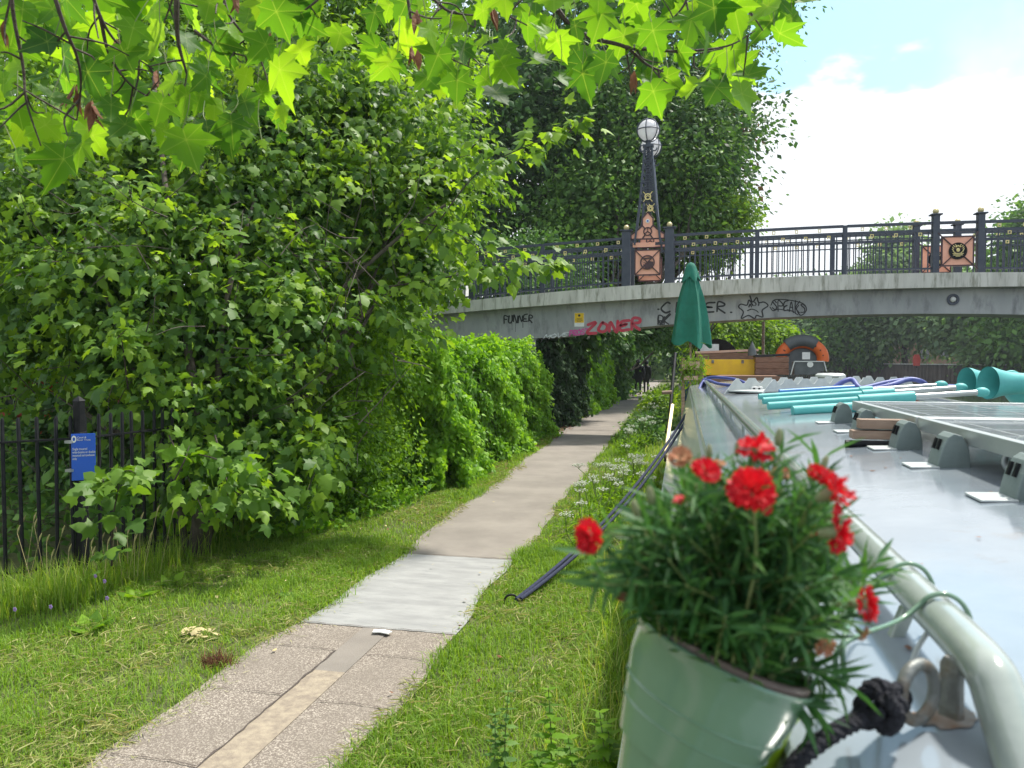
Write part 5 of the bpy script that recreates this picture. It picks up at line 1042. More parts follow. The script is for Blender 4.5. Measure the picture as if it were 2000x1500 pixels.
tree('overhanging_tree', 'green tree arching over the path beyond the bridge above the walking couple', (-3.6, 33, 0), C((1215, 640, 32, 1.2), (1275, 630, 33, 1.1), (1180, 680, 31, .8), (1240, 600, 33, 1.6), (1310, 645, 36, 1.0), (1150, 560, 33, 2.0)), .16, T_OVAL, 16000, .2, M['lf_mid'], spread=.3)
# trees behind on the left
tree('lime_tree', 'tall light green tree filling the far left behind the sycamore', (-9.5, 11, 0), C((60, 480, 13, 1.7), (200, 330, 13.5, 1.9), (-60, 250, 13, 2.2), (120, 120, 14, 2.0), (330, 160, 15, 2.0), (40, 760, 12, 1.1), (120, 620, 12.5, 1.2), (-80, 560, 12, 1.6), (10, 560, 10.5, .6)), .2, T_OVAL, 30000, .13, M['lf_bright'], spread=.24)
tree('ash_tree', 'tall mid green tree behind the sycamore near the top centre left', (-7.5, 17, 0), C((480, 120, 17, 2.2), (620, 250, 17.5, 2.0), (560, -60, 18, 2.4), (700, 60, 19, 1.8), (760, 250, 19, 1.9), (790, 420, 18, 1.5), (420, 330, 16, 1.9), (640, 450, 16, 1.7), (350, -40, 17, 2.0), (820, 150, 21, 1.8)), .25, T_OVAL, 46000, .17, M['lf_bright'], spread=.3, fill=.95)
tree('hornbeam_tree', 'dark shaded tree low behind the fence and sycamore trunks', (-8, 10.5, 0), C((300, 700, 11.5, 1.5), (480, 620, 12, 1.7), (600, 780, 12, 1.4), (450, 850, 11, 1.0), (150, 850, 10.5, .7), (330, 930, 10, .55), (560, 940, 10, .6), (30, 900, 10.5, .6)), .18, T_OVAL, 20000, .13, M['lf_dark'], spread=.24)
# big dark tree behind the bridge
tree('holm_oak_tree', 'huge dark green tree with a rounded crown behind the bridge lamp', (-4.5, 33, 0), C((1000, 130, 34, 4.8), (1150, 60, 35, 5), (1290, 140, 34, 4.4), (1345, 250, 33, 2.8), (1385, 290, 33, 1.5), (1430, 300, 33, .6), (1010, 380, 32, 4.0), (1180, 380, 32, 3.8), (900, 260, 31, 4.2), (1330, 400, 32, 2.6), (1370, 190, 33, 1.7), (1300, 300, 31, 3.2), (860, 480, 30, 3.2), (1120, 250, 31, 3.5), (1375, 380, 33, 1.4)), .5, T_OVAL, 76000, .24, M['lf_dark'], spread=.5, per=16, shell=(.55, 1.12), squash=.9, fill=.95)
ht = tree('copper_tree', 'reddish brown leaved tree showing at the right edge of the dark crown', (1.5, 35, 0), C((1395, 330, 34.5, 1.3), (1370, 420, 34, 1.2), (1415, 260, 35, 1.1), (1350, 440, 34, 1.2)), .2, T_OVAL, 5200, .22, M['lf_brown'], spread=.4)
tree('elm_tree', 'mid green tree with pale new leaves before the dark crown by the lamp', (-3.4, 27, 0), C((1150, 400, 28, 1.9), (1230, 330, 28.5, 1.8), (1350, 330, 29, 1.6), (1100, 480, 27.5, 1.6), (1330, 430, 29, 1.5), (1360, 240, 30, 1.4), (1180, 220, 29, 1.6)), .2, T_OVAL, 20000, .19, M['lf_mid'], spread=.45, shell=(.4, 1.15))
tree('acacia_tree', 'small yellow green tree behind the bridge railing right of the lamp', (.6, 30, 0), C((1430, 430, 30, .95), (1400, 480, 30, .9), (1450, 400, 30.5, .55), (1380, 500, 29.5, .7)), .08, T_OVAL, 5200, .15, M['lf_yel'], spread=.25)
tree('willow_bush', 'yellow green bush beside the canal seen under the bridge right of the parasol', (1.8, 36, -.4), C((1420, 650, 34, 1.1), (1480, 655, 35, 1.0), (1540, 675, 36, .7), (1380, 660, 33, .9), (1510, 650, 36, .8), (1450, 620, 35, 1.0)), .1, T_OVAL, 9000, .17, M['lf_yel'], cat='bush', spread=.3)
# far bank trees
fk = dict(spread=.9, per=14, shell=(.55, 1.05))
FB = [('dark spreading tree on the far bank left of the red lifebuoy post', (6, 92), ((1620, 650, 92, 4), (1580, 610, 95, 4.5), (1650, 620, 95, 4), (1530, 640, 98, 3.5)), 'lf_far'), ('dense dark green tree on the far bank with drooping branches', (15, 88), ((1700, 650, 88, 3.5), (1670, 600, 88, 4), (1730, 610, 90, 4), (1640, 670, 88, 2.2)), 'lf_mid'),
      ('tallest far bank tree rising above the bridge deck', (22, 84), ((1760, 540, 86, 4.2), (1780, 610, 84, 4.5), (1740, 480, 88, 2.6), (1800, 560, 85, 3), (1720, 560, 88, 3), (1830, 640, 84, 3)), 'lf_far'), ('pale grey green tree on the far bank right of the red lifebuoy post', (31, 76), ((1880, 620, 78, 3.8), (1920, 660, 76, 2.8), (1860, 590, 80, 3.4), (1940, 600, 78, 3.2)), 'lf_far'),
      ('large tree at the far right edge rising over the bridge railing', (38, 68), ((2010, 600, 70, 4.2), (2020, 500, 70, 4), (1985, 660, 68, 2.4), (2060, 430, 70, 3.2), (1995, 440, 70, 1.4), (1965, 560, 70, 2)), 'lf_mid'), ('distant low tree behind the far bank between two taller ones', (40, 120), ((1680, 560, 130, 4), (1640, 590, 130, 5), (1560, 600, 130, 5), (1850, 570, 125, 5)), 'lf_far')]
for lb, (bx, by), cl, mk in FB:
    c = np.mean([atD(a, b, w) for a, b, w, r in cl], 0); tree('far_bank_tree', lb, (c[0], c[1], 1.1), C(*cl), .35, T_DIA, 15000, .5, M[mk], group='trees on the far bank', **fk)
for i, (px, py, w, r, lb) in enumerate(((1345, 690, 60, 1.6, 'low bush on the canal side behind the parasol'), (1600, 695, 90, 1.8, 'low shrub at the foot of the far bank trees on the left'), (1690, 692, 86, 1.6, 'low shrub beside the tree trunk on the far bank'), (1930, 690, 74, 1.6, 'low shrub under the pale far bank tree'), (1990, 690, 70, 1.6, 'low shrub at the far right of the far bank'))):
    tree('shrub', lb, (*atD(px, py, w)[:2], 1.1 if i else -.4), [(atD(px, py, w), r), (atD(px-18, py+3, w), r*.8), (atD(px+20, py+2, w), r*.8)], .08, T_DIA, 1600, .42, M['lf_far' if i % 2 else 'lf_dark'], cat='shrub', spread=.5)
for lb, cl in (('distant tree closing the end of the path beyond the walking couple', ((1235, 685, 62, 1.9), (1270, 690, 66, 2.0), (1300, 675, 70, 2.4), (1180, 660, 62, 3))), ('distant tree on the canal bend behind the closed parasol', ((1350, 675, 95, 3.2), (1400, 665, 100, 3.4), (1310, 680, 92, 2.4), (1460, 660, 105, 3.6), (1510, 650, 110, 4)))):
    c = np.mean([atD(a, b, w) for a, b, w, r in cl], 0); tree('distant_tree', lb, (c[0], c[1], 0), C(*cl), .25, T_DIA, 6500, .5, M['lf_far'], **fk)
# ground ivy under the bushes
def cover(name, label, poly, n, m, size, hz_, T=T_IVY, kind='stuff'):
    poly = np.array(poly); lo, hi_ = poly.min(0), poly.max(0); P = rng.uniform(lo, hi_, (n*3, 2)); ins = np.zeros(len(P), bool); j = len(poly)-1
    for i in range(len(poly)):
        xi, yi = poly[i]; xj, yj = poly[j]; ins ^= ((yi > P[:, 1]) != (yj > P[:, 1])) & (P[:, 0] < (xj-xi)*(P[:, 1]-yi)/(yj-yi+1e-12)+xi); j = i
    P = P[ins][:n]; k = len(P); z = hz_*rng.random(k)*(1+.6*np.sin(P[:, 0]*5)*np.sin(P[:, 1]*4))
    o = leaves(name, T, np.c_[P, z], rng.normal(size=(k, 3))+(.3, -.3, -.3), rng.normal(size=(k, 3))*.5+(0.1, -.2, 1), size*rng.uniform(.5, 1.2, k), m); tag(o, label, 'ground cover', kind=kind)
cover('ground_ivy', 'low ivy and leaves spreading at the foot of the bushes', [(-4.6, 6.3), (-3.55, 6.9), (-3.3, 8.2), (-3.15, 10), (-3.05, 13), (-2.95, 17.5), (-3.4, 17.5), (-4.2, 10), (-5.5, 7)], 9000, M['lf_ivy'], .075, .22)
cover('undergrowth', 'dark leafy undergrowth behind the fence', [(-9, 4.5), (-4.9, 5.5), (-4.7, 9), (-6, 12), (-12, 12)], 9000, M['lf_mid'], .12, .7, T_OVAL)

# grass
def blades(name, label, P, h, w, m, lean=.5, kind='stuff', rn=None):
    n = len(P); a = rng.random(n)*2*math.pi; d = np.c_[np.cos(a), np.sin(a), np.zeros(n)]; s = np.c_[-np.sin(a), np.cos(a), np.zeros(n)]; h = np.broadcast_to(h, (n,)); w = np.broadcast_to(w, (n,)); ln = np.abs(rng.normal(size=n))*lean
    b = np.c_[P, np.zeros(n)] if P.shape[1] == 2 else P
    v0 = b-s*w[:, None]/2; v1 = b+s*w[:, None]/2; m_ = b+d*(h*ln*.35)[:, None]+np.array([0, 0, 1])*(h*.55)[:, None]; v2 = m_-s*w[:, None]*.38; v3 = m_+s*w[:, None]*.38; v4 = b+d*(h*ln)[:, None]+np.array([0, 0, 1])*(h*np.maximum(.25, 1-.35*ln))[:, None]
    V = np.stack([v0, v1, v2, v3, v4], 1).reshape(-1, 3); F = (np.array([(0, 1, 3), (0, 3, 2), (2, 3, 4)])[None]+(np.arange(n)*5)[:, None, None]).reshape(-1, 3)
    me = bpy.data.meshes.new(name); me.vertices.add(len(V)); me.vertices.foreach_set('co', V.astype(np.float32).ravel()); me.loops.add(len(F)*3); me.loops.foreach_set('vertex_index', F.astype(np.int32).ravel())
    me.polygons.add(len(F)); me.polygons.foreach_set('loop_start', np.arange(len(F), dtype=np.int32)*3)
    try: me.polygons.foreach_set('loop_total', np.full(len(F), 3, dtype=np.int32))
    except Exception: pass
    me.update(calc_edges=True); r = rng.random(n)*.8 if rn is None else rn
    at = me.attributes.new('rnd', 'FLOAT', 'POINT'); at.data.foreach_set('value', np.repeat(np.clip(r, 0, 1), 5).astype(np.float32)); me.materials.append(m); o = link(name, me)
    if label: tag(o, label, 'grass', kind=kind)
    return o
def patchy(P): return np.clip(.5+.22*np.sin(P[:, 0]*3.1+P[:, 1]*1.7)+.22*np.sin(P[:, 0]*7.3-P[:, 1]*5.1+2)+.2*np.sin(P[:, 0]*13+P[:, 1]*9)*np.sin(P[:, 1]*11-P[:, 0]*4), 0, 1)
plv, prv = np.vectorize(pl), np.vectorize(pr)
def field(side, y0, y1, n, seed_edge=.05):
    y = y0+(y1-y0)*rng.random(n)**1.35
    if side == 'L':
        far = np.where(y < 5, -5.6, np.where(y < 9, -4.3, -3.5)); e = plv(y)+.03-np.abs(rng.normal(size=n))*.03*0+rng.normal(size=n)*.03; x = e+(far-e)*rng.random(n)
    else: e = prv(y)+rng.normal(size=n)*.03; x = e+(-.2-e)*rng.random(n)
    return np.c_[x, y]
P = np.concatenate([field('L', 2.4, 7, 42000), field('L', 6.5, 18, 22000), field('L', 21, 40, 5000)]); pt_ = patchy(P); dist = P[:, 1]
blades('grass', 'mown green grass verge left of the path', P, (.03+.035*rng.random(len(P)))*(.5+1.2*pt_)*(1+dist*.03), .0035*(1+dist*.16), M['grass'], .9, rn=np.clip(.15+.5*rng.random(len(P))+.35*(1-pt_)*rng.random(len(P)), 0, 1))
P = np.concatenate([field('R', 2.4, 7, 30000), field('R', 6.5, 18, 16000), field('R', 17, 40, 7000)]); pt_ = patchy(P); dist = P[:, 1]
blades('grass', 'mown green grass verge between the path and the boat', P, (.03+.035*rng.random(len(P)))*(.5+1.2*pt_)*(1+dist*.03), .0035*(1+dist*.16), M['grass'], .8, rn=np.clip(.1+.5*rng.random(len(P))+.3*(1-pt_)*rng.random(len(P)), 0, 1))
n = 22000; y = 2.4+10*rng.random(n)**1.5; x = np.where(rng.random(n) < .72, -2.5-2.2*rng.random(n)**1.1, -1.48+1.0*rng.random(n)); P = np.c_[x, y]; k = (np.sin(P[:, 0]*4+P[:, 1]*2.2)+np.sin(P[:, 1]*3.3-P[:, 0]*2) > -.2); P = P[k]; P = np.c_[P, np.full(len(P), .02)+.03*rng.random(len(P))]
a = rng.random(len(P))*6.28; o = leaves('cut_grass', (T_LANCE[0]*np.array([.45, 1, 1]), T_LANCE[1], T_LANCE[2]), P, np.c_[np.cos(a), np.sin(a), rng.normal(size=len(P))*.15], rng.normal(size=(len(P), 3))*.3+(0, 0, 1), .09*rng.uniform(.5, 1.3, len(P)), M['hay']); tag(o, 'pale cut grass clippings lying on the mown verges', 'grass clippings', kind='stuff')
# tall grass by the boat and by the fence
n = 6000; y = 2.6+16*rng.random(n)**1.2; x = -.24-np.abs(rng.normal(size=n))*.2; P = np.c_[x, y]; kk_ = rng.random(n) < .35+.65*patchy(P*1.7); P = P[kk_]; y = y[kk_]; n = len(P)
blades('tall_grass', 'tall uncut grass along the canal edge beside the boat', P, .08+.26*rng.random(n)**1.6, .0045*(1+y*.08), M['grass'], .85, rn=.1+.9*rng.random(n))
n = 5200; u = rng.random(n); x = -5.7+1.35*u; y = 3.75+1.45*u+rng.normal(size=n)*.22-.2; P = np.c_[x+.2*rng.random(n), y]; P2 = np.c_[-4.32+.12*rng.normal(size=1800), rng.uniform(5, 7.5, 1800)]; P = np.concatenate([P, P2])
blades('tall_grass', 'tall seeding grass at the foot of the fence', P, .12+.28*rng.random(len(P))**1.5, .006, M['grass'], .5, rn=.1+.8*rng.random(len(P)))
n = 4000; y = 17+22*rng.random(n); P = np.c_[-1.3+.35*rng.random(n)**2+.9*rng.random(n)**3, y]; blades('tall_grass', 'tall grass on the right of the path beyond the mooring line', P, .2+.3*rng.random(n), .014, M['grass'], .5)

# umbels, weeds, bushes on the right verge
def umbel_plant(x, y, h, k, lb, sc=1.0):
    t = thing('cow_parsley', lb, 'plant', (x, y, 0), 'cow parsley on the right verge'); mb = MB(); um_ = MB()
    for q in range(k):
        top = np.array([x, y, 0])+np.array([rng.normal()*.16, rng.normal()*.16, h*rng.uniform(.7, 1.05)]); mid = np.array([x, y, 0])*.5+top*.5+rng.normal(size=3)*.03
        mb.tube(smoothline([(x, y, 0), mid, top], 4), .0035*sc, 4)
        for j in range(9):
            an = j*2*math.pi/8+rng.random(); rr0 = (.0 if j == 8 else .04*sc*rng.uniform(.7, 1.1)); c = top+np.array([rr0*math.cos(an), rr0*math.sin(an), .03*sc]); mb.tube([top, c], .0012*sc, 3)
            for z in range(4): um_.sphere(c+rng.normal(size=3)*.007*sc, .0065*sc, 5, 3, sc=(1, 1, .5))
    mb.build('stem', M['greentwig'], t, True); um_.build('umbel', M['cloud_white'], t)
    n = 70*k; P = np.array([x, y, 0])+np.c_[rng.normal(size=(n, 2))*.12, rng.random(n)*h*.6]; leaves('leaves', T_LANCE, P, rng.normal(size=(n, 3))+(0, 0, .2), rng.normal(size=(n, 3))*.5+(0, 0, 1), .07*sc, M['lf_bright'], t)
us = [(1150, 985, .5, 5), (1190, 960, .55, 5), (1130, 1015, .42, 2), (1215, 930, .55, 5), (1175, 930, .5, 4), (1235, 900, .55, 5), (1245, 960, .6, 4), (1250, 860, .6, 5), (1225, 870, .5, 4), (1265, 830, .6, 5), (1240, 835, .5, 4), (1280, 815, .6, 4), (1262, 905, .5, 4)]
for i, (px, py, h, k) in enumerate(us):
    b = atZ(px, py+60, 0) if py > 880 else atZ(px, py+22, 0); pos_ = ('nearest clump', 'just behind the nearest clump', 'leaning out over the path edge', 'behind the mooring line in mid verge', 'at the path edge in mid verge', 'right under the mooring line', 'close to the boat side', 'far along the verge near the boat', 'far along beside the path edge', 'near the bow pole', 'between path and bow pole', 'farthest one by the bow', 'half hidden by tall grass near the boat')[i]
    umbel_plant(b[0], b[1], h, k, 'white flowering cow parsley, '+pos_, 1+b[1]*.045)
tree('verge_bush', 'small round green bush on the verge beside the boat bow', (-.75, 15.5, 0), [((-.7, 15.5, .3), .42), ((-.5, 16.4, .35), .45), ((-.6, 17.6, .3), .4)], .02, T_OVAL, 3500, .07, M['lf_mid'], cat='bush', spread=.1)
tree('verge_bush', 'pale flowering bush on the verge near the walking couple', (-.7, 24, 0), [((-.7, 23, .35), .5), ((-.65, 25.5, .4), .55), ((-.5, 28, .4), .5)], .02, T_OVAL, 3000, .1, M['lf_yel'], cat='bush', spread=.14)
T_NET = fan([(0, 0), (.1, .02), (.16, .0), (.2, .12), (.3, .1), (.28, .26), (.36, .28), (.28, .42), (.31, .48), (.2, .6), (.21, .68), (.11, .78), (0, 1.05)], (0, .35), .3, .25, ())
def nettle(px, py, top, lb, sc=1.0, m='lf_mid'):
    b = atZ(px, py, 0); t = thing('nettle', lb, 'plant', b, 'nettles at the near edge of the verge'); w = ray(px, py); wd_ = (b-CO)@_f; tp = atD(px+rng.normal()*8, top, wd_*.98)
    P = smoothline([b, (b+tp)/2+rng.normal(size=3)*.015, tp], 7); mb = MB(); mb.tube(P, np.linspace(.004, .0018, len(P)), 6); mb.build('stem', M['greentwig'], t, True)
    pos, tip, nor, sz = [], [], [], []
    for i in range(2, len(P)):
        for s_ in (0, math.pi): a = i*1.57+s_+.3; d = np.array([math.cos(a), math.sin(a), -.15+.04*i]); pos.append(P[i]); tip.append(d); nor.append((-d[0]*.2, -d[1]*.2, 1)); sz.append(sc*(.085*(1-(i/len(P))**2*.65)))
    leaves('leaves', T_NET, pos, tip, nor, np.array(sz), M[m], t)
for px, py, top, lb, sc in ((955, 1560, 1395, 'dark nettle with a narrow seeded spike, leftmost of the front weeds', .8), (990, 1570, 1350, 'tall dark nettle beside the leftmost weed', .8), (1075, 1560, 1345, 'tall bright nettle standing free in the middle of the front weeds', 1.1), (1110, 1600, 1440, 'short broad nettle between the tall ones and the bucket', 1.2), (1160, 1590, 1390, 'nettle with pale tips nearest the mint bucket', 1.2), (1040, 1600, 1470, 'low nettle at the bottom edge', 1.1), (1190, 1560, 1410, 'nettle half hidden by the mint bucket', 1.2)):
    nettle(px, py, top, lb, sc, 'lf_mid' if px < 1000 else 'lf_bright')
# broad weeds, mallow flowers, grass ears on the left
def rosette(px, py, k, s_, lb, m='lf_bright'):
    b = atZ(px, py, 0); a = np.arange(k)*2.4+rng.random(k)*.4; d = np.c_[np.cos(a), np.sin(a), .35+.5*rng.random(k)]; t = thing('broad_leaved_weed', lb, 'plant', b)
    leaves('leaves', T_PLANE if m == 'lf_mid' else T_OVAL, b+d*.03*rng.random((k, 1)), d, np.c_[-d[:, :2]*.4, np.ones(k)], s_*rng.uniform(.7, 1.1, k), M[m], t)
rosette(175, 1235, 9, .17, 'broad dock weed with large round leaves left of the straw patch'); rosette(265, 1170, 9, .15, 'broad leaved weed in the grass below the sapling', 'lf_bright'); rosette(800, 1010, 7, .08, 'small plantain weed at the path edge by the grey slab'); rosette(560, 1165, 6, .06, 'little plantain near the grey slab', 'lf_mid')
rosette(245, 1125, 10, .2, 'large leafy burdock at the fence foot', 'lf_bright'); rosette(330, 1145, 8, .13, 'leafy weed right of the burdock')
for i, (px, py) in enumerate(((205, 1135), (187, 1125), (100, 1185), (30, 1190), (210, 1168))):
    b = atZ(px, py+60, 0); wd_ = (b-CO)@_f; c = atD(px, py, wd_); t = thing('mallow', 'purple mallow flower on a thin stem at the fence foot', 'flower', b, 'purple mallow flowers by the fence')
    mb = MB(); mb.tube([b, c], .002, 4); mb.build('stem', M['greentwig'], t); mb = MB()
    for q in range(5): a = q*2*math.pi/5; mb.sphere(c+np.array([.009*math.cos(a), -.004, .009*math.sin(a)]), .007, 6, 4, sc=(1, .5, 1))
    mb.build('petals', M['purple'], t)
mb = MB()
for q in range(40):
    x = -5.6+1.5*rng.random(); y = 3.9+(x+5.6)*.95+rng.normal()*.12; h = .3+.3*rng.random(); tp = np.array([x+rng.normal()*.08, y+rng.normal()*.05, h]); mb.tube([(x, y, 0), tp], .0018, 4); mb.tube([tp, tp+(.01, 0, .03), tp+(.025, 0, .06)], [.003, .0065, .002], 6)
tag(mb.build('grass_ears', M['straw'], smooth=True), 'pale seeding grass ears along the foot of the fence', 'grass', kind='stuff')
# dead leaves, straw, litter
def flat_leaves(name, lb, cx, cy, sx_, sy_, n, m, s_, cat, T=T_OVAL, kind='stuff'):
    P = np.c_[cx+rng.normal(size=n)*sx_, cy+rng.normal(size=n)*sy_, .03+.02*rng.random(n)]; a = rng.random(n)*6.28
    o = leaves(name, T, P, np.c_[np.cos(a), np.sin(a), rng.normal(size=n)*.2], rng.normal(size=(n, 3))*.3+(0, 0, 1), s_*rng.uniform(.5, 1.2, n), M[m]); tag(o, lb, cat, kind=kind)
b = atZ(380, 1246, 0); flat_leaves('straw_patch', 'yellow dried straw patch lying in the left grass', b[0], b[1], .07, .04, 40, 'straw', .06, 'straw')
b = atZ(425, 1300, 0); mb = MB()
for q in range(260): p = np.array([b[0]+rng.normal()*.05, b[1]+rng.normal()*.04, 0]); d = rng.normal(size=3)*.035; mb.tube([p, p+(d[0], d[1], .035+abs(d[2]))], [.0022, .0006], 3)
tag(mb.build('brown_tuft', M['brownleaf']), 'brown withered tuft at the left edge of the path', 'tuft')
for px, py, s_, lb in ((745, 1234, .1, 'scrap of white paper on the path at the grey slab'), (700, 1232, .0, '')):
    if s_: b = atZ(px, py, .03); mb = MB(); mb.prism([(-.05, -.03), (.0, -.02), (.06, -.035), (.07, .01), (.01, .03), (-.06, .02)], b, (1, 0, 0), (0, 1, 0), (0, 0, 1), .006); tag(mb.build('paper_scrap', M['white']), lb, 'litter')
n = 1500; y = 2.4+14*rng.random(n)**1.4; sd_ = rng.random(n) < .6; x = np.where(sd_, plv(y)+np.abs(rng.normal(size=n))*.09, prv(y)-np.abs(rng.normal(size=n))*.06); a = rng.random(n)*6.28
o = leaves('path_debris', (T_LANCE[0]*np.array([.5, 1, 1]), T_LANCE[1], T_LANCE[2]), np.c_[x, y, np.full(n, .022)], np.c_[np.cos(a), np.sin(a), np.zeros(n)], np.tile((0., 0., 1.), (n, 1)), .045*rng.uniform(.3, 1.4, n), M['hay'], curl=.2); tag(o, 'dry grass clippings strewn along both path edges', 'grass clippings', kind='stuff')
n = 260; x = rng.uniform(.2, 1.7, n); y = .7+9*rng.random(n)**1.3; a = rng.random(n)*6.28
o = leaves('roof_debris', T_OVAL, np.c_[x, y, rz(x)+.003], np.c_[np.cos(a), np.sin(a), np.zeros(n)], np.tile((0., 0., 1.), (n, 1)), .012*rng.uniform(.3, 1.6, n), M['brownleaf'], curl=.3); tag(o, 'small dry leaf bits scattered on the boat roof', 'leaf litter', kind='stuff')
flat_leaves('dead_leaves', 'brown leaf litter along the shaded path edge under the bridge', -2.95, 16, .12, 3.2, 900, 'brownleaf', .05, 'leaf litter'); flat_leaves('dead_leaves', 'scattered yellow leaves on the mown verges', -3.1, 5.5, .6, 2.2, 60, 'straw', .04, 'leaf litter'); flat_leaves('dead_leaves', 'few orange leaves on the right verge', -1.0, 4.4, .3, .9, 14, 'brownleaf', .035, 'leaf litter')

# ------------------------------------------------ foreground plane branches
ptree = thing('plane_tree', 'plane tree whose large yellow green lobed leaves hang across the top', 'tree', (-3.9, -1.8, 0))
mb = MB(); mb.tube(smoothline([(-3.9, -1.8, 0), (-3.85, -1.75, 1.5), (-3.9, -1.6, 3.2), (-3.6, -1.2, 5)], 6), np.linspace(.2, .13, 19), 12)
for e in ((-2.6, .6, 3.6), (-1.4, 1.2, 3.5), (.1, 1.9, 3.5)): e = np.array(e); mb.tube(smoothline([(-3.75, -1.4, 4.2), (-3.2+.4*e[0]*0, -.4, 4.3), e+(-.3, -.4, .35), e], 6), np.linspace(.07, .016, 19), 8)
mb.build('trunk', M['bark'], ptree, True)
PB = [((1010, -90, 2.3), (1075, 0, 2.4), (1115, 50, 2.45), (1160, 75, 2.5), (1222, 92, 2.5), (1262, 125, 2.55), (1295, 140, 2.6)), ((1222, 92, 2.5), (1260, 96, 2.5), (1330, 100, 2.5), (1420, 90, 2.5), (1475, 60, 2.5)), ((790, -80, 2.5), (797, 0, 2.5), (812, 70, 2.5), (850, 100, 2.5), (925, 135, 2.5)), ((830, -20, 2.6), (870, 18, 2.6), (905, 28, 2.6), (945, 30, 2.6)), ((960, -60, 2.4), (985, 20, 2.4), (1030, 50, 2.4)),
      ((345, -80, 2.2), (345, 10, 2.25), (348, 80, 2.3), (365, 145, 2.35)), ((160, -80, 2.2), (195, 30, 2.25), (235, 90, 2.3), (300, 135, 2.4)), ((195, 30, 2.25), (215, 110, 2.3), (260, 170, 2.35), (318, 202, 2.4)), ((90, -60, 2.1), (125, 50, 2.15), (150, 110, 2.2), (158, 165, 2.25), (150, 235, 2.3)), ((20, -80, 2.1), (25, 20, 2.15), (45, 130, 2.2), (52, 200, 2.2), (80, 285, 2.25)), ((430, -80, 2.4), (440, 10, 2.4), (470, 60, 2.4), (520, 110, 2.4)), ((380, 60, 2.4), (430, 95, 2.4), (480, 110, 2.4)), ((575, -60, 2.5), (540, 10, 2.5), (500, 30, 2.5)), ((1440, -60, 2.5), (1460, 10, 2.5), (1490, 60, 2.5)), ((700, -80, 2.7), (620, 0, 2.7), (580, 30, 2.7)), ((1330, -80, 2.6), (1340, 0, 2.6), (1290, 60, 2.6))]
mb = MB(); tw = []
for pts in PB:
    P = smoothline([P3(*q) for q in pts], 7); r0 = .011 if pts[0][1] < 0 and pts[0][0] in (1010, 345) else .0065
    mb.tube(P, np.linspace(r0, r0*.3, len(P)), 6)
    for q in range(len(P)//4):
        i = rng.integers(3, len(P)); e = P[i]+rng.normal(size=3)*.06+(0, 0, -.03); mb.tube(smoothline([P[i], (P[i]+e)/2+rng.normal(size=3)*.012, e], 3), [.0032]*3+[.0028]*2+[.002]*2, 4)
mb.build('branch', M['twig'], ptree, True)
# leaves: (tip px,py; width px; hang angle deg, 0 = straight down, + to the right), facing jitter
KL = [(1455, 240, 95, 10), (1380, 195, 80, -25), (1480, 180, 90, 25), (1540, 110, 85, 30), (1535, 40, 90, 45), (1500, 90, 80, 15), (1430, 150, 85, 0), (1350, 215, 80, -15), (1290, 220, 85, -10), (1260, 190, 70, 10), (1330, 150, 80, 0), (1240, 150, 75, -30), (1190, 170, 85, -5), (1130, 185, 90, -15), (1100, 180, 60, -20), (1090, 120, 75, 10), (1060, 100, 70, -10), (1040, 150, 70, 5), (1000, 160, 70, 15), (985, 215, 75, 25), (970, 130, 70, -15), (1020, 90, 70, 0), (890, 205, 80, 10), (860, 185, 65, -5), (840, 150, 80, -20), (760, 175, 95, -25), (735, 160, 80, -40), (770, 100, 80, -20), (860, 90, 70, 10), (920, 80, 70, 0), (950, 60, 70, 20), (900, 130, 60, -10), (1130, 80, 70, 20), (1170, 60, 75, 0), (1210, 110, 75, 10), (1280, 100, 90, -5), (1300, 55, 90, 10), (1380, 120, 85, 5), (1400, 70, 90, 10), (1450, 60, 90, 25), (1350, 60, 80, -10), (1250, 50, 80, 0), (1490, 30, 80, 20), (1180, 20, 80, 0), (1080, 30, 70, 0), (1000, 30, 70, 10), (940, 10, 60, 0), (820, 20, 70, -10), (770, 40, 70, -15), (1420, 20, 90, 0), (1340, 10, 90, 0), (1260, 5, 80, 5), (1120, 10, 70, 10), (1555, 5, 60, 60),
      (135, 365, 95, 5), (380, 330, 95, 5), (345, 325, 80, -10), (460, 305, 75, 40), (330, 270, 85, 0), (410, 280, 75, 10), (300, 240, 80, -20), (455, 270, 70, 30), (175, 300, 90, 15), (120, 300, 80, -10), (60, 280, 80, -20), (30, 250, 80, -10), (90, 220, 85, -15), (10, 280, 70, -20), (30, 330, 50, -10), (240, 280, 70, 0), (180, 190, 110, 0), (115, 160, 95, -15), (60, 120, 90, -30), (20, 170, 80, -20), (260, 210, 80, 0), (340, 200, 75, 0), (380, 230, 85, 25), (430, 200, 75, 10), (500, 240, 75, 25), (470, 190, 70, 0), (540, 200, 120, -5), (575, 130, 75, 30), (610, 135, 70, 40), (510, 130, 90, -20), (560, 75, 90, 20), (600, 60, 80, 25), (630, 20, 70, 30), (470, 100, 75, 0), (420, 130, 80, -5), (370, 100, 75, 10), (310, 110, 80, 0), (250, 90, 80, -10), (200, 100, 80, 0), (150, 80, 85, -10), (90, 60, 80, -20), (40, 50, 80, -10), (10, 60, 70, -20), (130, 30, 80, 0), (190, 40, 80, 0), (240, 30, 80, 10), (290, 50, 80, 0), (400, 50, 80, 0), (450, 30, 80, 10), (510, 40, 80, 10), (340, 30, 70, 0), (550, 20, 80, 15), (60, 10, 80, 0), (260, 140, 80, 10), (220, 170, 70, -10), (400, 170, 70, 0), (520, 290, 30, 20), (570, 235, 45, 25), (220, 240, 60, -10), (150, 130, 80, -15), (310, 160, 70, 5), (-10, 120, 80, 0), (-20, 220, 80, 0), (590, -10, 80, 10), (480, -10, 80, 0)]
pos, tip, nor, sz, rn_ = [], [], [], [], []
pet = MB()
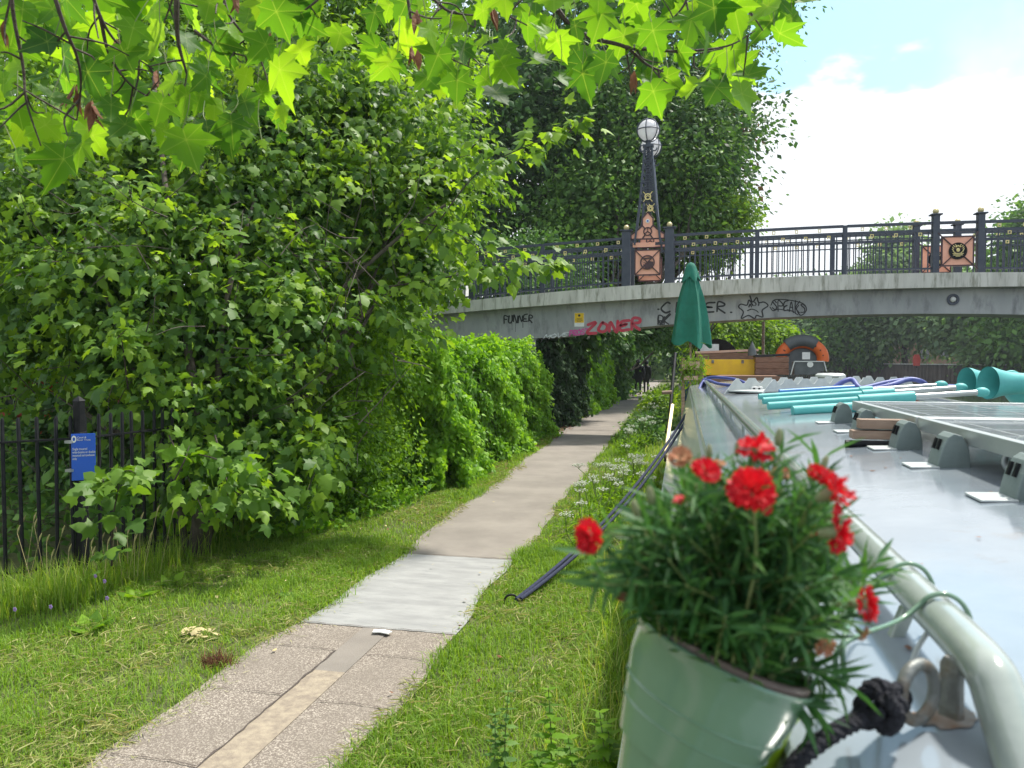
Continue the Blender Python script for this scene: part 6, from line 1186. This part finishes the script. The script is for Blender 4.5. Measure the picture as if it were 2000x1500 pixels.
for px, py, wd_, an in KL:
    for rep in range(3):
        w = rng.uniform(2.1, 2.8) if rep == 0 else rng.uniform(2.7, 3.4); an_ = math.radians(an+rng.normal()*12); s_ = wd_*w/1500/1.45*rng.uniform(.9, 1.1)
        if rep: px += rng.normal()*30; py -= abs(rng.normal())*22+6; s_ *= .88
        td = nrmz(_r*math.sin(an_)-_u*math.cos(an_)+_f*rng.normal()*.3); tipp = P3(px, py, w); b = tipp-td*s_*1.12
        nn = nrmz(-_f*(1 if rng.random() < .6 else -1)+_u*rng.normal()*.55+_r*rng.normal()*.5)
        if rng.random() < .14: nn = nrmz(_r*(1 if rng.random() < .5 else -1)+_u*.4-_f*.3)
        pos.append(b); tip.append(td); nor.append(nn); sz.append(s_); rn_.append(rng.random())
        e = b-td*.03+_u*.06+rng.normal(size=3)*.02; pet.tube(smoothline([e, (e+b)/2+rng.normal(size=3)*.006, b+td*s_*.05], 3), .0014, 4)
pet.build('leaf_stalks', M['greentwig'], ptree, True)
V0, F0, ve = T_PLANE
leaves('foliage', T_PLANE, pos, tip, nor, np.array(sz), M['lf_plane'], ptree, np.array(rn_), curl=2.0)
n = 13; KD = [(957, 35), (310, 160), (525, 85), (150, 190), (175, 225), (15, 60), (160, 200), (808, 45), (800, 110), (1240, 165), (175, 215), (230, 100), (460, 10)]
pos = np.array([P3(x+rng.normal()*3, y-22, 2.35) for x, y in KD]); leaves('dead_leaf_cluster', (T_LANCE[0]*np.array([2.2, 1, 2]), T_LANCE[1], T_LANCE[2]), np.repeat(pos, 3, 0)+rng.normal(size=(39, 3))*.006, rng.normal(size=(39, 3))*.15+(0, 0, -1), rng.normal(size=(39, 3)), .075*rng.uniform(.7, 1.2, 39), M['brownleaf'], ptree)

# ------------------------------------------------ glimpses beyond: far bank bits, cars behind the fence
t = thing('lifebuoy_post', 'red lifebuoy housing on a post at the far bank railing', 'lifebuoy post', atD(1790, 712, 79)); c = atD(1790, 706, 79)
mb = MB(); mb.box(c+(0, 0, -.1), (.12, .12, 1.1)); mb.build('post', M['blackmetal'], t); mb = MB(); mb.prism([(-.3, -.55), (.3, -.55), (.34, .2), (.22, .62), (-.22, .62), (-.34, .2)], c+(0, -.15, .1), (1, 0, 0), (0, 0, 1), (0, 1, 0), .25); mb.build('housing', M['redpaint'], t, bevel=.03)
def house(px, py, w, sw_, sh_, lb, m, storeys=2, bays=4):
    c = atD(px, py, w); c[2] = 1.1; t = thing('house', lb, 'building', c); mb = MB(); mb.box(c+(0, 3, sh_/2), (sw_, 6, sh_)); mb.build('wall', m, t); mb = MB(); mb.prism([(-sw_/2-.3, 0), (sw_/2+.3, 0), (sw_/2-1, 1.8), (-sw_/2+1, 1.8)], c+(0, -.3, sh_), (1, 0, 0), (0, 0, 1), (0, 1, 0), 6.6); mb.build('roof', M['greyrub'], t)
    for s_ in range(storeys):
        for b_ in range(bays): mb = MB(); mb.box(c+(-sw_/2+sw_*(b_+.5)/bays, -.03, sh_*(s_+.5)/storeys), (sw_/bays*.45, .1, sh_/storeys*.5)); mb.build('window', M['glass'], t)
house(1825, 690, 98, 9, 5, 'tan brick building glimpsed between the far bank trees', M['brick'], 2, 4); house(1700, 690, 112, 22, 3.4, 'long low dark building behind the far bank trees', M['greyrub'], 1, 8)
def car(name, label, c, yaw, m, L=4.2, H=1.45, van=False, cat='car'):
    t = thing(name, label, cat, c); R = np.array(Matrix.Rotation(yaw, 3, 'Z')); c = np.array(c)
    pf = [(-L/2, .3), (-L/2, .85), (-L/2+.15, .95), (-L/2+.7, H-.05) if not van else (-L/2+.05, H), (L*.1, H), (L*.28, .98) if not van else (L*.3, H-.1), (L/2-.1, .82), (L/2, .6), (L/2, .3)]
    mb = MB(); mb.prism(pf, c-R[:, 1]*.85, R[:, 0], (0, 0, 1), R[:, 1], 1.7); mb.build('body', m, t, bevel=.05)
    mb = MB()
    for s_ in (-.87, .86): mb.prism([(-L*.3, .98), (-L*.18, H-.12), (L*.08, H-.12), (L*.22, .98)], c+R[:, 1]*s_, R[:, 0], (0, 0, 1), R[:, 1], .012)
    mb.build('side_window', M['glass'], t)
    for sx_ in (-.32, .3):
        for s_ in (-.78, .78): mb = MB(); mb.lathe([(.3, -.1), (.32, -.06), (.32, .06), (.3, .1)], c+R[:, 0]*L*sx_+R[:, 1]*s_+(0, 0, .32), 20, np.array([R[:, 0], (0, 0, 1), R[:, 1]]).T); mb.build('wheel', M['tyre'], t, True)
car('parked_car', 'orange red car glimpsed through the fence bars at the far left', (*atZ(20, 990, 0)[:2]+np.array([-2.2, 3]), 0), .3, M['redpaint']); car('parked_van', 'white van glimpsed through the leaves above the fence', (*(atD(300, 800, 17)[:2]), 0), .2, M['white'], 5, 2.1, True, 'van'); car('parked_car', 'blue car glimpsed through the fence bars left of the sign', (*atD(60, 900, 15)[:2], 0), .25, M['bluehull'])

hz_b = MB(); hz_b.box((60, 150, 14), (560, 420, 31)); hzo = hz_b.build('haze', M['soil']); hzo['kind'] = 'stuff'; hzo.data.materials.clear()
hm, t, out = newmat('haze'); pv = t.nodes.new('ShaderNodeVolumePrincipled'); pv.inputs['Color'].default_value = (.85, .92, 1, 1); pv.inputs['Density'].default_value = .00045; pv.inputs['Anisotropy'].default_value = .2
t.links.new(pv.outputs[0], out.inputs['Volume']); hzo.data.materials.append(hm)
cy.volume_bounces = 0
